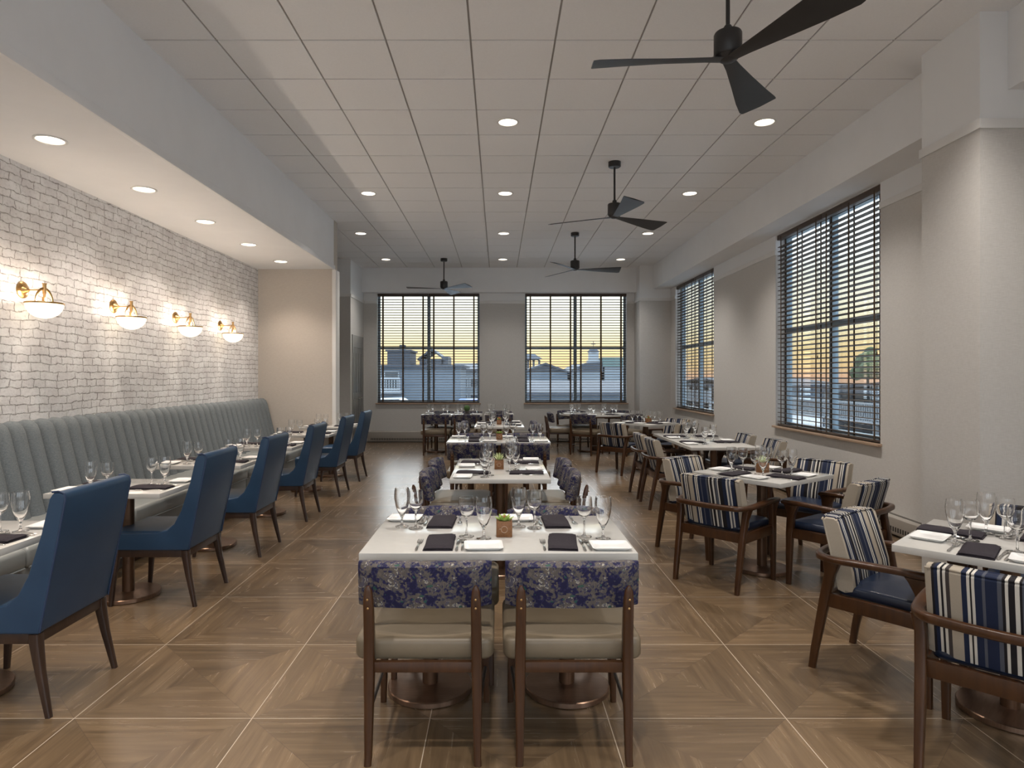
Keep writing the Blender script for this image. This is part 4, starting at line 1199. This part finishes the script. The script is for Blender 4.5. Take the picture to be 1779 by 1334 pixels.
# right window: gabled hall, church with a cupola, pavilion tower, flat-roofed block, low house
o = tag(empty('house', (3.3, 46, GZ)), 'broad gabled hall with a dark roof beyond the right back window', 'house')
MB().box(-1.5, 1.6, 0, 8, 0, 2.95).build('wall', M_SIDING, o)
r_ = gable(MB(), -1.5, 1.6, 0, 8, 2.95, 3.55, True, .2); r_.prism([(0.02, 2.9), (0.02, 2.95), (.03, 2.95), (.03, 2.9)], -1.4, 1.5)
r_.build('roof', M_ROOF, o)
MB().loft([[(-1.5, y, 2.9), (.05, y, 3.45), (1.6, y, 2.9)] for y in (.0, .06)]).build('gable_wall', M_ROOF, o)
o = tag(empty('church', (6.5, 47, GZ)), 'church with a white cupola and a cross on its roof beyond the right back window', 'church')
MB().box(-1.3, 1.0, 0, 9, 0, 3.0).build('wall', M_PALE, o)
MB().loft([[(-1.35, y, 2.95), (-.2, y, 3.55), (1.0, y, 3.6), (1.1, y, 2.95)] for y in (-.1, 9)]).build('roof', M_ROOF, o)
t_ = MB().box(.05, .95, .3, 1.2, 3.4, 3.75).box(.16, .84, .4, 1.1, 3.75, 4.35)
t_.build('cupola', M_WHITEP, o)
MB().lathe([(.46, 4.35), (.40, 4.45), (.22, 4.62), (.03, 4.75)], 8, (.5, .75, 0)).build('cupola_roof', M_ROOF, o)
MB().box(.48, .52, .73, .77, 4.7, 5.15).box(.34, .66, .73, .77, 4.93, 4.97).build('cross', M_ROOF, o)
o = tag(empty('pavilion_tower', (2.9, 58, GZ)), 'arched pavilion tower at the left of the right back window view', 'tower')
pv = MB()
for k in range(4):
    x = -.75 + k * .5
    pv.box(x - .09, x + .09, -.1, .1, 3.2, 4.05)
for k in range(3):
    x = -.5 + k * .5
    pv.loft([[(x + .25 * cos(a), y, 3.8 + .22 * sin(a)) for a in [pi * j / 8 for j in range(9)]] + [(x - .25, y, 4.2), (x + .25, y, 4.2)] for y in (-.1, .1)])
pv.box(-.84, .84, -.12, 1.3, 0, 3.25).build('arcade', M_ROOF, o)
MB().loft([[(-1.0, -.3, 4.15), (1.0, -.3, 4.15), (1.0, 1.5, 4.15), (-1.0, 1.5, 4.15)], [(-.35, .4, 4.6), (.35, .4, 4.6), (.35, .8, 4.6), (-.35, .8, 4.6)]]).build('roof', M_ROOF, o)
o = tag(empty('house', (8.8, 47, GZ)), 'flat-roofed green-grey block at the right of the right back window view', 'house')
MB().box(-1.1, 2.2, 0, 6, 0, 3.8).build('wall', M_PALE, o)
MB().box(-1.25, 2.4, -.15, 6.1, 3.3, 3.95).build('parapet', M_GREENISH, o)
wins(o, [(-.8, -.2, .9, 2.0), (.4, 1.0, .9, 2.0)], 'x', 0)
o = tag(empty('house', (4.0, 33, GZ)), 'low pale house with a wide dark roof in front of the church', 'house')
MB().box(-2.6, 2.6, 0, 5, 0, 1.75).build('wall', M_SIDING, o)
gable(MB(), -2.6, 2.6, 0, 5, 1.8, 2.35, False, .3).build('roof', M_ROOF, o)
wins(o, [(-2.2, -1.2, .5, 1.3), (.2, 1.2, .5, 1.3)], 'x', 0)
# beyond the right wall: porch houses and a tree
for yy, ln, lb in ((17, 16, 'two-storey house with white porch railings beyond the large right window'), (44, 16, 'house with a white porch seen through the far right window')):
    o = tag(empty('house', (16.5, yy, GZ - 1.5)), lb, 'house')
    MB().box(0, 7, 0, ln, 0, 3.5).build('wall', M_SIDING, o)
    gable(MB(), 0, 7, 0, ln, 3.55, 3.98, False, .3).build('roof', M_ROOF, o)
    MB().box(-2.0, 0, .5, ln - .5, 2.2, 2.32).build('porch_floor', M_WHITEP, o)
    railing(o, ((-1.95, .5), (-1.95, ln - .5)), 2.32, 3.0, M_WHITEP)
    for k in range(5):
        y = .6 + k * (ln - 1.2) / 4
        MB().box(-2.0, -1.85, y - .08, y + .08, 0, 3.42).build('porch_post', M_WHITEP, o)
    MB().box(-2.2, 0, .3, ln - .3, 3.42, 3.53).build('porch_roof', M_ROOF, o)
    wins(o, [(1.5 + k * 3.4, 2.7 + k * 3.4, 2.45, 3.2) for k in range(4)], 'y', 0)
def make_tree(seed, rad, h):
    o = empty('tree'); r_ = random.Random(seed); c_ = MB()
    for k in range(26):
        a, e = r_.uniform(0, 2 * pi), r_.uniform(-.5, 1.4)
        q = rad * r_.uniform(.35, .8); rr2 = rad * r_.uniform(.22, .38)
        cx, cy, cz = q * cos(a) * cos(e), q * sin(a) * cos(e), h + q * sin(e)
        secs = []
        for i in range(7):
            th = pi * i / 6
            secs.append([(cx + rr2 * r_.uniform(.8, 1.2) * max(sin(th), .05) * cos(2 * pi * j / 9), cy + rr2 * r_.uniform(.8, 1.2) * max(sin(th), .05) * sin(2 * pi * j / 9), cz - rr2 * cos(th)) for j in range(9)])
        c_.loft(secs)
    c_.build('foliage', M_TREE, o, smooth=0)
    MB().tube([(0, 0, 0), (.05, 0, h * .5), (0, .05, h)], [.16, .12, .07], 8).build('trunk', M_TRUNK, o)
    return o
for k, (x, y, r_, h, lb) in enumerate(((26.5, 46.5, 1.5, 3.1, 'round tree seen through the right half of the large right window'), (26.0, 33.5, 1.6, 2.7, 'dark tree farther off behind the porch house'))):
    t_ = make_tree(k + 4, r_, h + 1.0); t_.location = (x, y, GZ - 1.0)
    tag(t_, lb, 'tree', 'trees outside')
def make_car(paint, label, loc):
    o = empty('parked_car')
    bd = [(-2.0, .35), (-2.05, .62), (-1.95, .85), (-1.05, .95), (-.55, 1.38), (.85, 1.40), (1.5, .98), (2.0, .90), (2.05, .5), (2.0, .30)]
    MB().loft([[(x * (.97 if abs(y) > .7 else 1), y, z) for x, z in bd] for y in (-.82, -.70, .70, .82)]).build('body', paint, o, smooth=30)
    MB().loft([[(x, y, z) for x, z in ((-.92, .99), (-.52, 1.32), (.78, 1.34), (1.25, 1.0))] for y in (-.832, .832)]).build('side_glass', M_EXTGLASS, o)
    for x in (-1.3, 1.3):
        for y in (-.75, .75):
            MB().cyl(.32, -.1, .1, seg=18).xf(Matrix.Translation((x, y, .32)) @ Matrix.Rotation(radians(90), 4, 'X')).build('wheel', M_SLOT, o)
    o.location = loc
    return tag(o, label, 'car', 'parked cars')
M_CARB = mat('blue_car_paint', (.03, .12, .42), .3)[0]
M_CARW = mat('white_car_paint', (.75, .77, .80), .3)[0]
make_car(M_CARB, 'blue car parked below the left back window view, left one', (-4.3, 31, GZ))
make_car(M_CARW, 'white car parked between two blue cars outside the left back window', (-.2, 31.5, GZ)).location = (-6.2, 36, GZ)
make_car(M_CARB, 'blue car parked at the right of the left back window view', (-1.5, 34, GZ))
